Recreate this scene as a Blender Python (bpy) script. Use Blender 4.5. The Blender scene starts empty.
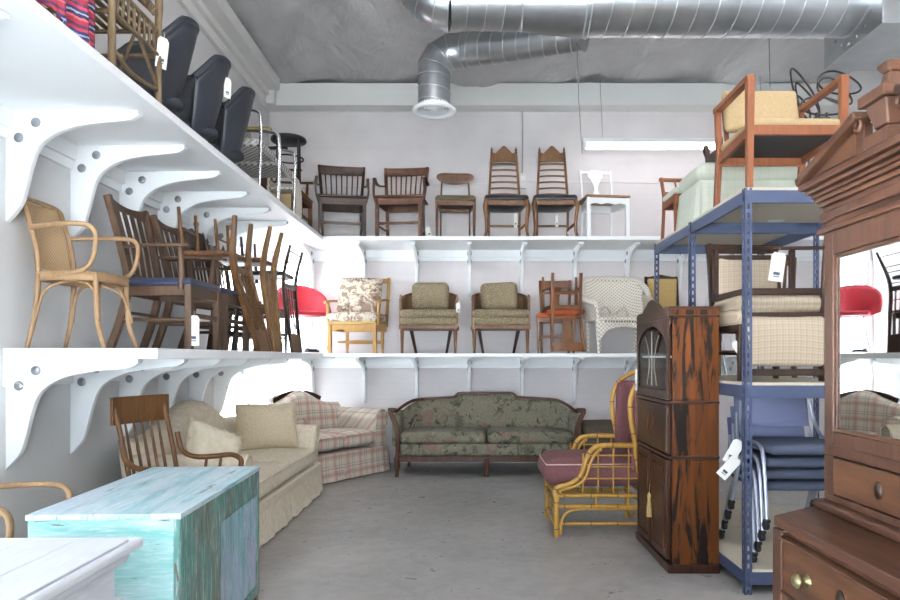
EXPOSURE = 0.6
SKY = 9.5
TUBE = 5.0
FILL_LAMP = 24.0  # strength of the added fill tubes outside the view
SUN = 540.0
import bpy, bmesh, math, random
from mathutils import Vector, Matrix, Euler
random.seed(7)
sc = bpy.context.scene
C = sc.collection
PI = math.pi
R = math.radians

# ------------------------------------------------------------------ materials
def S(r, g, b, a=1.0):
    def f(c):
        c /= 255.0
        return c / 12.92 if c <= 0.04045 else ((c + 0.055) / 1.055) ** 2.4
    return (f(r), f(g), f(b), a)

def newmat(name):
    m = bpy.data.materials.new(name)
    m.use_nodes = True
    nt = m.node_tree
    nt.nodes.clear()
    out = nt.nodes.new('ShaderNodeOutputMaterial')
    p = nt.nodes.new('ShaderNodeBsdfPrincipled')
    nt.links.new(p.outputs[0], out.inputs[0])
    return m, nt, p, out

def coords(nt, scale=(1, 1, 1), rot=(0, 0, 0)):
    tc = nt.nodes.new('ShaderNodeTexCoord')
    mp = nt.nodes.new('ShaderNodeMapping')
    mp.inputs['Scale'].default_value = scale
    mp.inputs['Rotation'].default_value = rot
    nt.links.new(tc.outputs['Object'], mp.inputs[0])
    return mp.outputs[0]

def noise(nt, vec, scale, detail=4, rough=0.55, dist=0.0):
    n = nt.nodes.new('ShaderNodeTexNoise')
    n.inputs['Scale'].default_value = scale
    n.inputs['Detail'].default_value = detail
    n.inputs['Roughness'].default_value = rough
    n.inputs['Distortion'].default_value = dist
    nt.links.new(vec, n.inputs['Vector'])
    return n.outputs['Fac']

def ramp(nt, fac, stops, interp='LINEAR'):
    r = nt.nodes.new('ShaderNodeValToRGB')
    r.color_ramp.interpolation = interp
    e = r.color_ramp.elements
    while len(e) < len(stops):
        e.new(0.5)
    for i, (p, c) in enumerate(stops):
        e[i].position = p
        e[i].color = c
    nt.links.new(fac, r.inputs[0])
    return r.outputs[0]

def mix(nt, fac, a, b, mode='MIX'):
    m = nt.nodes.new('ShaderNodeMix')
    m.data_type = 'RGBA'
    m.blend_type = mode
    if isinstance(fac, (int, float)):
        m.inputs[0].default_value = fac
    else:
        nt.links.new(fac, m.inputs[0])
    for k, x in ((6, a), (7, b)):
        if isinstance(x, tuple):
            m.inputs[k].default_value = x
        else:
            nt.links.new(x, m.inputs[k])
    return m.outputs[2]

def mth(nt, op, a, b=None, clamp=False):
    m = nt.nodes.new('ShaderNodeMath')
    m.operation = op
    m.use_clamp = clamp
    for k, x in ((0, a), (1, b)):
        if x is None:
            continue
        if isinstance(x, (int, float)):
            m.inputs[k].default_value = x
        else:
            nt.links.new(x, m.inputs[k])
    return m.outputs[0]

def bump(nt, p, h, strength=0.3, dist=0.01):
    b = nt.nodes.new('ShaderNodeBump')
    b.inputs['Strength'].default_value = strength
    b.inputs['Distance'].default_value = dist
    nt.links.new(h, b.inputs['Height'])
    nt.links.new(b.outputs[0], p.inputs['Normal'])

def plain(name, col, rough=0.5, metal=0.0, var=0.0, bmp=0.0, bscale=60):
    m, nt, p, o = newmat(name)
    p.inputs['Roughness'].default_value = rough
    p.inputs['Metallic'].default_value = metal
    if var:
        v = coords(nt)
        f = noise(nt, v, 3.0, 5)
        d = tuple(c * (1 - var) for c in col[:3]) + (1,)
        nt.links.new(ramp(nt, f, [(0.3, d), (0.7, col)]), p.inputs['Base Color'])
    else:
        p.inputs['Base Color'].default_value = col
    if bmp:
        bump(nt, p, noise(nt, coords(nt), bscale, 3), bmp, 0.005)
    return m

def wood(name, dark, light, rough=0.4, axis='z', grain=26, contrast=(0.32, 0.68), streak=None):
    dark, light = (tuple(c * k for c, k in zip(q[:3], (0.72, 0.68, 0.64))) + (1,) for q in (dark, light))
    m, nt, p, o = newmat(name)
    k = {'x': (0.09, 1, 1), 'y': (1, 0.09, 1), 'z': (1, 1, 0.09)}[axis]
    v = coords(nt, k)
    f = noise(nt, v, grain, 6, 0.6, 1.2)
    col = ramp(nt, f, [(contrast[0], dark), (contrast[1], light)])
    f2 = noise(nt, coords(nt), 2.5, 3)
    dk = tuple(c * 0.72 for c in light[:3]) + (1,)
    col = mix(nt, mth(nt, 'MULTIPLY', f2, 0.5), col, dk, 'MULTIPLY') if False else mix(nt, mth(nt, 'MULTIPLY', f2, 0.35), col, dk)
    if streak:
        f3 = noise(nt, coords(nt, {'x': (0.25, 1, 1), 'y': (1, 0.25, 1), 'z': (1, 1, 0.13)}[axis]), streak[0], 4, 0.6, 0.8)
        col = mix(nt, ramp(nt, f3, [(streak[1], (0, 0, 0, 1)), (streak[1] + 0.07, (1, 1, 1, 1))]), col, streak[2])
    nt.links.new(col, p.inputs['Base Color'])
    p.inputs['Roughness'].default_value = rough
    p.inputs['Specular IOR Level'].default_value = 0.3
    bump(nt, p, f, 0.08, 0.003)
    return m

def fabric(name, a, b, scale=90, rough=0.9, big=3.0, amt=0.25):
    a, b = (tuple(c * 0.85 for c in q[:3]) + (1,) for q in (a, b))
    m, nt, p, o = newmat(name)
    v = coords(nt)
    f = noise(nt, v, scale, 3, 0.6)
    col = ramp(nt, f, [(0.35, a), (0.65, b)])
    f2 = noise(nt, v, big, 3)
    col = mix(nt, mth(nt, 'MULTIPLY', f2, amt), col, a)
    nt.links.new(col, p.inputs['Base Color'])
    p.inputs['Roughness'].default_value = rough
    bump(nt, p, f, 0.25, 0.004)
    return m

def stripes(nt, coord, period, lo, hi, phase=0.0):
    """1 inside the band lo..hi of every period"""
    t = mth(nt, 'FRACT', mth(nt, 'ADD', mth(nt, 'DIVIDE', coord, period), phase + 50.0))
    return mth(nt, 'MULTIPLY', mth(nt, 'GREATER_THAN', t, lo), mth(nt, 'LESS_THAN', t, hi))

def sep(nt):
    tc = nt.nodes.new('ShaderNodeTexCoord')
    s = nt.nodes.new('ShaderNodeSeparateXYZ')
    nt.links.new(tc.outputs['Object'], s.inputs[0])
    return s.outputs[0], s.outputs[1], s.outputs[2], tc.outputs['Object']

def plaid(name, base, bands, period=0.22, rough=0.9):
    m, nt, p, o = newmat(name)
    x, y, z, v = sep(nt)
    yz = mth(nt, 'ADD', y, z)
    col = base
    for (lo, hi, c, a) in bands:
        for cc in (x, yz):
            s = mth(nt, 'MULTIPLY', stripes(nt, cc, period, lo, hi), a)
            col = mix(nt, s, col, c)
    f = noise(nt, v, 120, 2)
    nt.links.new(col, p.inputs['Base Color'])
    p.inputs['Roughness'].default_value = rough
    bump(nt, p, f, 0.2, 0.004)
    return m

def floral(name, base, blobs, scale=6.0, rough=0.9, var=None):
    tone = lambda q: tuple(c * k for c, k in zip(q[:3], (0.86, 0.83, 0.80))) + (1,)
    base, var = tone(base), tone(var or base)
    blobs = [(p_, q_, tone(c_)) for p_, q_, c_ in blobs]
    m, nt, p, o = newmat(name)
    v = coords(nt)
    f0 = noise(nt, v, 40, 3)
    col = ramp(nt, f0, [(0.35, base), (0.65, var or base)])
    for i, (sc_, th, c) in enumerate(blobs):
        mp = nt.nodes.new('ShaderNodeMapping')
        mp.inputs['Location'].default_value = (3.1 * i + 1, 1.7 * i, 5.3 * i)
        nt.links.new(v, mp.inputs[0])
        f = noise(nt, mp.outputs[0], sc_ * scale, 4, 0.6, 1.5)
        col = mix(nt, ramp(nt, f, [(th, (0, 0, 0, 1)), (th + 0.05, (1, 1, 1, 1))]), col, c)
    nt.links.new(col, p.inputs['Base Color'])
    p.inputs['Roughness'].default_value = rough
    bump(nt, p, f0, 0.2, 0.004)
    return m

def woven(name, a, b, nx=60, rough=0.85, bstr=0.6, axes='xz'):
    m, nt, p, o = newmat(name)
    x, y, z, v = sep(nt)
    d = {'x': x, 'y': y, 'z': z}
    u, w = d[axes[0]], d[axes[1]]
    if axes == 'xz':
        w = mth(nt, 'ADD', w, y)
    su = mth(nt, 'SINE', mth(nt, 'MULTIPLY', u, nx * 2 * PI / 2))
    sw = mth(nt, 'SINE', mth(nt, 'MULTIPLY', w, nx * 2 * PI / 2))
    f = mth(nt, 'ADD', mth(nt, 'MULTIPLY', mth(nt, 'MULTIPLY', su, sw), 0.5), 0.5)
    nt.links.new(ramp(nt, f, [(0.15, a), (0.6, b)]), p.inputs['Base Color'])
    p.inputs['Roughness'].default_value = rough
    bump(nt, p, f, bstr, 0.004)
    return m

def worn_paint(name, paints, wood_c, axis='x', rough=0.5, wear=0.60, grain=10, lilac=(0.55, 0.6, 0.62, 1)):
    m, nt, p, o = newmat(name)
    k = {'x': (0.12, 1, 1), 'y': (1, 0.10, 1), 'z': (1, 1, 0.12)}[axis]
    v = coords(nt, k)
    f = noise(nt, v, grain, 7, 0.65, 0.6)
    n = len(paints)
    col = ramp(nt, f, [(0.34 + 0.32 * i / (n - 1), c) for i, c in enumerate(paints)])
    f0 = noise(nt, coords(nt, {'x': (0.3, 1, 1), 'y': (1, 0.3, 1), 'z': (1, 1, 0.3)}[axis]), 5.5, 6, 0.7, 0.5)
    col = mix(nt, ramp(nt, f0, [(0.45, (0, 0, 0, 1)), (0.62, (0.6, 0.6, 0.6, 1))]), col, lilac)
    fb = noise(nt, v, grain * 9, 4, 0.7)
    col = mix(nt, ramp(nt, fb, [(0.5, (0, 0, 0, 1)), (0.7, (0.45, 0.45, 0.45, 1))]), col, S(236, 238, 238))
    f2 = noise(nt, v, grain * 2.6, 8, 0.75, 0.4)
    col = mix(nt, ramp(nt, f2, [(wear, (0, 0, 0, 1)), (wear + 0.04, (1, 1, 1, 1))]), col, wood_c)
    nt.links.new(col, p.inputs['Base Color'])
    p.inputs['Roughness'].default_value = rough
    bump(nt, p, f2, 0.15, 0.003)
    return m

def glass_mat(name, tint=(1, 1, 1, 1), refl=0.06):
    m = bpy.data.materials.new(name)
    m.use_nodes = True
    nt = m.node_tree
    nt.nodes.clear()
    out = nt.nodes.new('ShaderNodeOutputMaterial')
    t = nt.nodes.new('ShaderNodeBsdfTransparent')
    t.inputs[0].default_value = tint
    g = nt.nodes.new('ShaderNodeBsdfGlossy')
    g.inputs['Roughness'].default_value = 0.02
    mx = nt.nodes.new('ShaderNodeMixShader')
    mx.inputs[0].default_value = refl
    nt.links.new(t.outputs[0], mx.inputs[1])
    nt.links.new(g.outputs[0], mx.inputs[2])
    nt.links.new(mx.outputs[0], out.inputs[0])
    return m

def emit(name, col, strength):
    m = bpy.data.materials.new(name)
    m.use_nodes = True
    nt = m.node_tree
    nt.nodes.clear()
    out = nt.nodes.new('ShaderNodeOutputMaterial')
    e = nt.nodes.new('ShaderNodeEmission')
    e.inputs[0].default_value = col
    e.inputs[1].default_value = strength
    nt.links.new(e.outputs[0], out.inputs[0])
    return m

M = {}
M['white'] = plain('white_paint', S(247, 248, 249), 0.45)
M['wall'] = plain('wall_paint', S(222, 221, 221), 0.8, var=0.05)
M['trimw'] = plain('trim_paint', S(228, 227, 224), 0.6, var=0.03)
M['bolt'] = plain('bolt_steel', S(150, 152, 156), 0.35, 0.6)
M['steel'] = plain('chrome', S(200, 203, 208), 0.15, 1.0)
M['brass'] = plain('aged_brass', S(150, 140, 105), 0.35, 0.9)
M['black'] = plain('black_plastic', S(26, 27, 31), 0.5)
M['blackshell'] = plain('black_shell', S(30, 34, 44), 0.42)
M['blackmetal'] = plain('black_metal', S(22, 22, 24), 0.4, 0.3)
M['tag'] = plain('tag_card', S(240, 238, 230), 0.7)
M['ink'] = plain('tag_ink', S(70, 80, 100), 0.7)
M['string'] = plain('string', S(220, 218, 210), 0.9)
M['darkwood'] = wood('dark_walnut', S(38, 26, 20), S(74, 50, 38), 0.4)
M['brownwood'] = wood('brown_oak', S(66, 44, 32), S(112, 76, 54), 0.42)
M['midwood'] = wood('mid_brown_wood', S(84, 56, 36), S(134, 94, 62), 0.42)
M['carved'] = wood('carved_oak', S(88, 60, 38), S(138, 100, 64), 0.45)
M['oak'] = wood('golden_oak', S(98, 66, 38), S(136, 96, 60), 0.4)
M['warmoak'] = wood('warm_dark_oak', S(94, 58, 34), S(142, 92, 54), 0.38)
M['pale'] = wood('pale_bentwood', S(164, 132, 98), S(194, 162, 126), 0.4)
M['maple'] = wood('maple_honey', S(186, 142, 84), S(214, 172, 110), 0.4)
M['greywood'] = wood('weathered_brown', S(72, 54, 42), S(108, 84, 66), 0.5)
M['orangewood'] = wood('orange_cherry', S(118, 70, 46), S(150, 94, 64), 0.4)
M['cab_x'] = wood('reddish_cabinet_wood_y', S(68, 46, 35), S(108, 74, 57), 0.42, 'y', 18)
M['cab_z'] = wood('reddish_cabinet_wood_z', S(68, 46, 35), S(108, 74, 57), 0.42, 'z', 18)
M['burl'] = wood('burl_drawer_front', S(74, 48, 36), S(128, 88, 62), 0.38, 'y', 9, (0.36, 0.66))
M['rosewood'] = wood('rosewood_side', S(80, 42, 12), S(114, 64, 22), 0.5, 'z', 14, streak=(15.0, 0.515, S(22, 13, 9)))
M['rosewood'].node_tree.nodes['Principled BSDF'].inputs['Specular IOR Level'].default_value = 0.2
M['rosedark'] = wood('rosewood_front', S(44, 26, 20), S(78, 48, 36), 0.3, 'z', 18)
M['moss'] = fabric('olive_seat', S(78, 70, 52), S(110, 98, 72), 140)
M['blackleather'] = plain('black_leather', S(34, 34, 40), 0.38, bmp=0.1)
M['blueleather'] = plain('navy_leather', S(44, 50, 74), 0.4, bmp=0.1)
M['orangeseat'] = fabric('rust_seat', S(150, 66, 32), S(184, 92, 48), 90)
M['red'] = plain('red_vinyl', S(168, 20, 42), 0.35, bmp=0.05)
M['tweed'] = fabric('tweed', S(108, 94, 70), S(166, 150, 122), 75, amt=0.1)
M['damask'] = floral('damask', S(222, 212, 196), [(1.1, 0.50, S(150, 128, 112)), (2.4, 0.55, S(112, 88, 78))], 6.0, var=S(208, 196, 178))
M['greenfloral'] = floral('green_floral', S(120, 116, 100), [(1.0, 0.54, S(92, 94, 78)), (1.1, 0.58, S(134, 106, 96)), (1.9, 0.59, S(54, 62, 50)), (1.8, 0.64, S(152, 142, 122))], 5.0, var=S(134, 132, 114))
M['cream'] = fabric('cream_damask', S(224, 209, 184), S(240, 229, 209), 26, amt=0.3)
M['creamdark'] = fabric('beige_pillow', S(204, 187, 156), S(222, 206, 178), 60)
M['plaid'] = plaid('plaid', S(206, 194, 176), [(0.04, 0.36, S(180, 134, 124), 0.40), (0.14, 0.24, S(150, 100, 96), 0.3), (0.50, 0.57, S(104, 112, 122), 0.42), (0.66, 0.72, S(104, 112, 122), 0.36)], 0.20)
M['mauve'] = fabric('mauve_fabric', S(104, 64, 66), S(130, 84, 86), 80)
M['piping'] = plain('pale_piping', S(196, 170, 160), 0.8)
M['bamboo'] = wood('yellow_rattan', S(186, 138, 56), S(216, 172, 88), 0.35, 'z', 16)
M['node'] = plain('rattan_node', S(92, 58, 28), 0.5)
M['drybamboo'] = wood('dry_bamboo', S(98, 82, 60), S(142, 122, 94), 0.5, 'z', 16)
M['cane'] = woven('cane_weave', S(150, 120, 88), S(200, 170, 132), 90)
M['dcane'] = woven('dark_cane', S(78, 56, 38), S(128, 98, 68), 90)
M['wicker'] = woven('white_wicker', S(178, 168, 152), S(232, 225, 214), 40, bstr=0.8)
M['beigecheck'] = plaid('beige_check', S(196, 180, 158), [(0.0, 0.28, S(160, 138, 116), 0.35), (0.5, 0.6, S(142, 110, 92), 0.30)], 0.035)
M['tancloth'] = fabric('tan_weave', S(158, 134, 98), S(182, 158, 120), 120)
M['sage'] = plaid('sage_stripe', S(186, 190, 176), [(0.2, 0.3, S(168, 174, 160), 0.5)], 0.06)
M['brownbench'] = fabric('brown_bench', S(92, 82, 70), S(116, 104, 88), 80)
M['yellowseat'] = fabric('yellow_cloth', S(178, 148, 92), S(200, 170, 112), 70)
M['bluebeam'] = plain('blue_rack_paint', S(70, 80, 108), 0.42, 0.1, var=0.12)
M['rackboard'] = plain('rack_particle_board', S(196, 186, 168), 0.8, var=0.1)
M['slate'] = plain('slate_blue_seat', S(70, 78, 98), 0.6, bmp=0.08)
M['lavender'] = plain('lavender_plastic', S(116, 122, 156), 0.45)
M['silver'] = plain('silver_tube', S(176, 182, 200), 0.28, 0.75)
M['whiteplastic'] = plain('white_plastic', S(226, 230, 236), 0.35)
M['mirror'] = plain('mirror_glass', S(206, 208, 206), 0.015, 1.0)
M['cabglass'] = glass_mat('cabinet_glass', S(236, 238, 236), 0.12)
M['winglass'] = glass_mat('window_glass', (0.97, 0.99, 1, 1), 0.05)
M['galv'] = None
# special metals and setting materials
def galvanised():
    m, nt, p, o = newmat('galvanised_duct')
    v = coords(nt)
    f = noise(nt, v, 5, 3)
    nt.links.new(ramp(nt, f, [(0.3, S(176, 179, 182)), (0.7, S(192, 195, 198))]), p.inputs['Base Color'])
    p.inputs['Metallic'].default_value = 0.92
    p.inputs['Roughness'].default_value = 0.3
    return m
M['galv'] = galvanised()
M['seam'] = plain('duct_seam', S(214, 216, 218), 0.3, 0.8)

def concrete():
    m, nt, p, o = newmat('concrete_floor')
    v = coords(nt)
    a = noise(nt, v, 0.9, 6, 0.6, 0.6)
    b = noise(nt, v, 7, 8, 0.7, 0.3)
    c = noise(nt, v, 60, 3)
    col = ramp(nt, a, [(0.3, S(136, 134, 133)), (0.55, S(156, 154, 152)), (0.75, S(172, 170, 168))])
    col = mix(nt, ramp(nt, b, [(0.42, (0, 0, 0, 1)), (0.70, (0.3, 0.3, 0.3, 1))]), col, S(118, 114, 109))
    col = mix(nt, mth(nt, 'MULTIPLY', c, 0.22), col, S(176, 172, 166))
    vo = nt.nodes.new('ShaderNodeTexVoronoi')
    vo.feature = 'DISTANCE_TO_EDGE'
    vo.inputs['Scale'].default_value = 0.55
    mpn = nt.nodes.new('ShaderNodeVectorMath')
    mpn.operation = 'ADD'
    nz = nt.nodes.new('ShaderNodeTexNoise')
    nz.inputs['Scale'].default_value = 3.0
    nt.links.new(v, nz.inputs['Vector'])
    nt.links.new(v, mpn.inputs[0])
    nt.links.new(nz.outputs['Color'], mpn.inputs[1])
    nt.links.new(mpn.outputs[0], vo.inputs['Vector'])
    col = mix(nt, ramp(nt, vo.outputs['Distance'], [(0.0, (0.16, 0.16, 0.16, 1)), (0.012, (0, 0, 0, 1))]), col, S(92, 88, 84))
    nt.links.new(col, p.inputs['Base Color'])
    nt.links.new(ramp(nt, b, [(0.3, (0.24, 0.24, 0.24, 1)), (0.7, (0.44, 0.44, 0.44, 1))]), p.inputs['Roughness'])
    bump(nt, p, b, 0.06, 0.004)
    return m
M['floor'] = concrete()

def backwall():
    m, nt, p, o = newmat('painted_block_wall')
    x, y, z, v = sep(nt)
    f = noise(nt, v, 2.0, 4)
    col = ramp(nt, f, [(0.3, S(213, 207, 207)), (0.7, S(225, 219, 219))])
    j = stripes(nt, z, 0.203, 0.0, 0.03)
    col = mix(nt, mth(nt, 'MULTIPLY', j, 0.12), col, S(170, 166, 162))
    nt.links.new(col, p.inputs['Base Color'])
    p.inputs['Roughness'].default_value = 0.75
    bump(nt, p, mth(nt, 'SUBTRACT', 1.0, j), 0.25, 0.004)
    return m
M['backwall'] = backwall()

def ceilmat():
    m, nt, p, o = newmat('plastic_sheeting')
    v = coords(nt, (1, 0.45, 1), (0, 0, 0.5))
    f = noise(nt, v, 1.1, 6, 0.55, 2.2)
    f2 = noise(nt, v, 4.0, 4, 0.5, 2.5)
    nt.links.new(ramp(nt, f, [(0.3, S(186, 185, 185)), (0.7, S(206, 205, 205))]), p.inputs['Base Color'])
    p.inputs['Roughness'].default_value = 0.42
    bump(nt, p, mth(nt, 'ADD', f, mth(nt, 'MULTIPLY', f2, 0.3)), 0.5, 0.10)
    return m
M['ceiling'] = ceilmat()
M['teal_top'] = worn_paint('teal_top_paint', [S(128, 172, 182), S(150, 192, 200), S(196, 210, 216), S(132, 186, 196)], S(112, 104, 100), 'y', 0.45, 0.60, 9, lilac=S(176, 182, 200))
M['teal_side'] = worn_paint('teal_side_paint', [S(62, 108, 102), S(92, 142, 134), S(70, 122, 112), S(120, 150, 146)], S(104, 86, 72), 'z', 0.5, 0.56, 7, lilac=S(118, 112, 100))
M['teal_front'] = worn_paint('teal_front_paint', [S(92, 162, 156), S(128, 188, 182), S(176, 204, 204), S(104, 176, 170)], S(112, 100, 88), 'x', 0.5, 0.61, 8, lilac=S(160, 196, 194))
M['teal_panel'] = worn_paint('teal_panel_paint', [S(92, 160, 166), S(170, 174, 196), S(112, 172, 176), S(70, 132, 128)], S(112, 92, 78), 'z', 0.5, 0.585, 12, lilac=S(168, 160, 188))
M['distress'] = worn_paint('distressed_white', [S(198, 200, 205), S(206, 208, 212), S(202, 204, 208)], S(140, 130, 126), 'y', 0.4, 0.68, 9, lilac=S(208, 208, 216))

def striped_blanket():
    m, nt, p, o = newmat('striped_blanket')
    x, y, z, v = sep(nt)
    n = noise(nt, v, 60, 2)
    zz = mth(nt, 'ADD', z, mth(nt, 'MULTIPLY', n, 0.012))
    t = mth(nt, 'FRACT', mth(nt, 'ADD', mth(nt, 'DIVIDE', zz, 0.10), 20.0))
    col = ramp(nt, t, [(0.0, S(150, 48, 62)), (0.22, S(196, 96, 104)), (0.32, S(44, 46, 78)), (0.48, S(150, 160, 186)), (0.56, S(54, 52, 92)), (0.7, S(168, 60, 72)), (0.85, S(90, 44, 80))], 'CONSTANT')
    nt.links.new(col, p.inputs['Base Color'])
    p.inputs['Roughness'].default_value = 0.95
    bump(nt, p, n, 0.4, 0.01)
    return m
M['blanket'] = striped_blanket()
M['zigzag'] = woven('grey_patterned_cloth', S(84, 84, 86), S(196, 194, 188), 34, bstr=0.2)
M['olive'] = plain('olive_pad', S(136, 126, 70), 0.6)

# ------------------------------------------------------------------ mesh builder
def V(*a):
    return Vector(a)

def catmull(pts, n=6, closed=False):
    P = [Vector(p) for p in pts]
    out = []
    N = len(P)
    segs = N if closed else N - 1
    for i in range(segs):
        if closed:
            a, b, c, d = P[(i - 1) % N], P[i], P[(i + 1) % N], P[(i + 2) % N]
        else:
            b, c = P[i], P[i + 1]
            a = P[i - 1] if i > 0 else b + (b - c)
            d = P[i + 2] if i + 2 < N else c + (c - b)
        for k in range(n):
            t = k / n
            t2, t3 = t * t, t * t * t
            out.append(0.5 * ((2 * b) + (-a + c) * t + (2 * a - 5 * b + 4 * c - d) * t2 + (-a + 3 * b - 3 * c + d) * t3))
    if not closed:
        out.append(P[-1].copy())
    return out

class MB:
    def __init__(s):
        s.v, s.f, s.sm = [], [], []
    def add(s, vs, fs, smooth=False, mat=None):
        b = len(s.v)
        for v in vs:
            v = Vector(v)
            s.v.append(mat @ v if mat else v)
        for f in fs:
            s.f.append([b + i for i in f])
            s.sm.append(smooth)
        return s
    def box(s, c, size, rot=None, mat=None):
        hx, hy, hz = size[0] / 2, size[1] / 2, size[2] / 2
        m = Euler(rot).to_matrix() if rot else Matrix.Identity(3)
        c = Vector(c)
        vs = [c + m @ Vector((x * hx, y * hy, z * hz)) for x in (-1, 1) for y in (-1, 1) for z in (-1, 1)]
        return s.add(vs, [(0, 1, 3, 2), (4, 6, 7, 5), (0, 4, 5, 1), (2, 3, 7, 6), (0, 2, 6, 4), (1, 5, 7, 3)], False, mat)
    def bb(s, x0, x1, y0, y1, z0, z1):
        return s.box(((x0 + x1) / 2, (y0 + y1) / 2, (z0 + z1) / 2), (x1 - x0, y1 - y0, z1 - z0))
    def sweep(s, pts, w, d, side=(1, 0, 0), closed=False, smooth=False):
        """rectangular section swept: w along side, d across; w, d numbers or lists"""
        P = [Vector(p) for p in pts]
        N = len(P)
        vs, fs = [], []
        for i, p in enumerate(P):
            if closed:
                t = P[(i + 1) % N] - P[i - 1]
            else:
                t = P[min(i + 1, N - 1)] - P[max(i - 1, 0)]
            t.normalize()
            sd = Vector(side)
            sd = (sd - t * sd.dot(t))
            if sd.length < 1e-4:
                sd = Vector((0, 1, 0)) - t * t.y
            sd.normalize()
            nn = t.cross(sd)
            ww = (w[i] if isinstance(w, (list, tuple)) else w) / 2
            dd = (d[i] if isinstance(d, (list, tuple)) else d) / 2
            for a, b in ((-1, -1), (1, -1), (1, 1), (-1, 1)):
                vs.append(p + sd * ww * a + nn * dd * b)
        M_ = N if closed else N - 1
        for i in range(M_):
            j = (i + 1) % N
            for k in range(4):
                l = (k + 1) % 4
                fs.append((i * 4 + k, j * 4 + k, j * 4 + l, i * 4 + l))
        if not closed:
            fs.append((0, 1, 2, 3))
            b = (N - 1) * 4
            fs.append((b + 3, b + 2, b + 1, b))
        return s.add(vs, fs, smooth)
    def bar(s, a, b, w, d, side=(1, 0, 0), w1=None, d1=None):
        return s.sweep([a, b], [w, w1 if w1 else w], [d, d1 if d1 else d], side)
    def tube(s, pts, r, n=8, closed=False, sx=1.0):
        P = [Vector(p) for p in pts]
        N = len(P)
        vs, fs = [], []
        up = None
        for i, p in enumerate(P):
            if closed:
                t = P[(i + 1) % N] - P[i - 1]
            else:
                t = P[min(i + 1, N - 1)] - P[max(i - 1, 0)]
            if t.length < 1e-9:
                t = Vector((0, 0, 1))
            t.normalize()
            if up is None:
                up = Vector((0, 0, 1)) if abs(t.z) < 0.9 else Vector((1, 0, 0))
            up = up - t * up.dot(t)
            if up.length < 1e-5:
                up = t.orthogonal()
            up.normalize()
            sd = t.cross(up)
            rr = r[i] if isinstance(r, (list, tuple)) else r
            for k in range(n):
                a = 2 * PI * k / n
                vs.append(p + sd * math.cos(a) * rr * sx + up * math.sin(a) * rr)
        for i in range(N if closed else N - 1):
            j = (i + 1) % N
            for k in range(n):
                l = (k + 1) % n
                fs.append((i * n + k, j * n + k, j * n + l, i * n + l))
        s.add(vs, fs, True)
        if not closed:
            s.add([vs[k] for k in range(n)], [tuple(range(n))])
            s.add([vs[(N - 1) * n + k] for k in range(n)], [tuple(reversed(range(n)))])
        return s
    def lathe(s, prof, n=16, o=(0, 0, 0), mat=None, smooth=True, a0=0, a1=2 * PI, cap=True):
        o = Vector(o)
        full = abs(a1 - a0 - 2 * PI) < 1e-6
        K = n if full else n + 1
        vs, fs = [], []
        for (r, z) in prof:
            for k in range(K):
                a = a0 + (a1 - a0) * k / n
                vs.append(o + Vector((r * math.cos(a), r * math.sin(a), z)))
        for i in range(len(prof) - 1):
            for k in range(n):
                l = (k + 1) % K
                fs.append((i * K + k, i * K + l, (i + 1) * K + l, (i + 1) * K + k))
        s.add(vs, fs, smooth, mat)
        if full and cap:
            if prof[0][0] > 1e-4:
                s.add(vs[:K], [tuple(reversed(range(K)))], False, mat)
            if prof[-1][0] > 1e-4:
                s.add(vs[-K:], [tuple(range(K))], False, mat)
        return s
    def prism(s, outline, t, mat=None, smooth=False):
        """outline (x, z) points, thickness t along y (centred)"""
        n = len(outline)
        vs = [Vector((x, -t / 2, z)) for x, z in outline] + [Vector((x, t / 2, z)) for x, z in outline]
        fs = [tuple(range(n)), tuple(reversed(range(n, 2 * n)))]
        for i in range(n):
            j = (i + 1) % n
            fs.append((i, i + n, j + n, j))
        return s.add(vs, fs, smooth, mat)
    def rbox(s, c, size, r, n=5, puff=0.0, mat=None, axis=2):
        """rounded box; puff bulges the faces across axis"""
        c = Vector(c)
        h = Vector(size) / 2
        r = min(r, h.x, h.y, h.z)
        vs, fs, idx = [], [], {}
        def pt(i, j, k, N):
            key = (i, j, k)
            if key in idx:
                return idx[key]
            q = []
            for a, hh in ((i, h.x), (j, h.y), (k, h.z)):
                t = 2 * a / N - 1
                # concentrate samples on the rounded edge
                q.append(t)
            def mp(t, hh):
                inner = (hh - r)
                e = 1 - 2 / N * 2
                at = abs(t)
                if at <= e:
                    return math.copysign(at / e * inner if e > 0 else 0, t), 0.0
                return math.copysign(inner, t), math.copysign((at - e) / (1 - e), t)
            cx, ex = mp(q[0], h.x); cy, ey = mp(q[1], h.y); cz, ez = mp(q[2], h.z)
            d = Vector((math.tan(ex * PI / 4), math.tan(ey * PI / 4), math.tan(ez * PI / 4)))
            if d.length > 0:
                d.normalize()
            p = Vector((cx, cy, cz)) + d * r
            if puff:
                u = p.copy()
                f = 1.0
                for ax in range(3):
                    if ax != axis:
                        f *= max(0, 1 - (u[ax] / h[ax]) ** 2)
                p[axis] += puff * f * (p[axis] / h[axis])
            idx[key] = len(vs)
            vs.append(c + p)
            return idx[key]
        N = max(6, n * 2)
        for a in range(N):
            for b in range(N):
                for (ax, val) in ((0, 0), (0, N), (1, 0), (1, N), (2, 0), (2, N)):
                    quad = []
                    for (da, db) in ((0, 0), (1, 0), (1, 1), (0, 1)):
                        t = [a + da, b + db]
                        t.insert(ax, val)
                        quad.append(pt(*t, N))
                    flip = (val == 0) ^ (ax == 1)
                    fs.append(tuple(reversed(quad)) if flip else tuple(quad))
        return s.add(vs, fs, True, mat)
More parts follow.
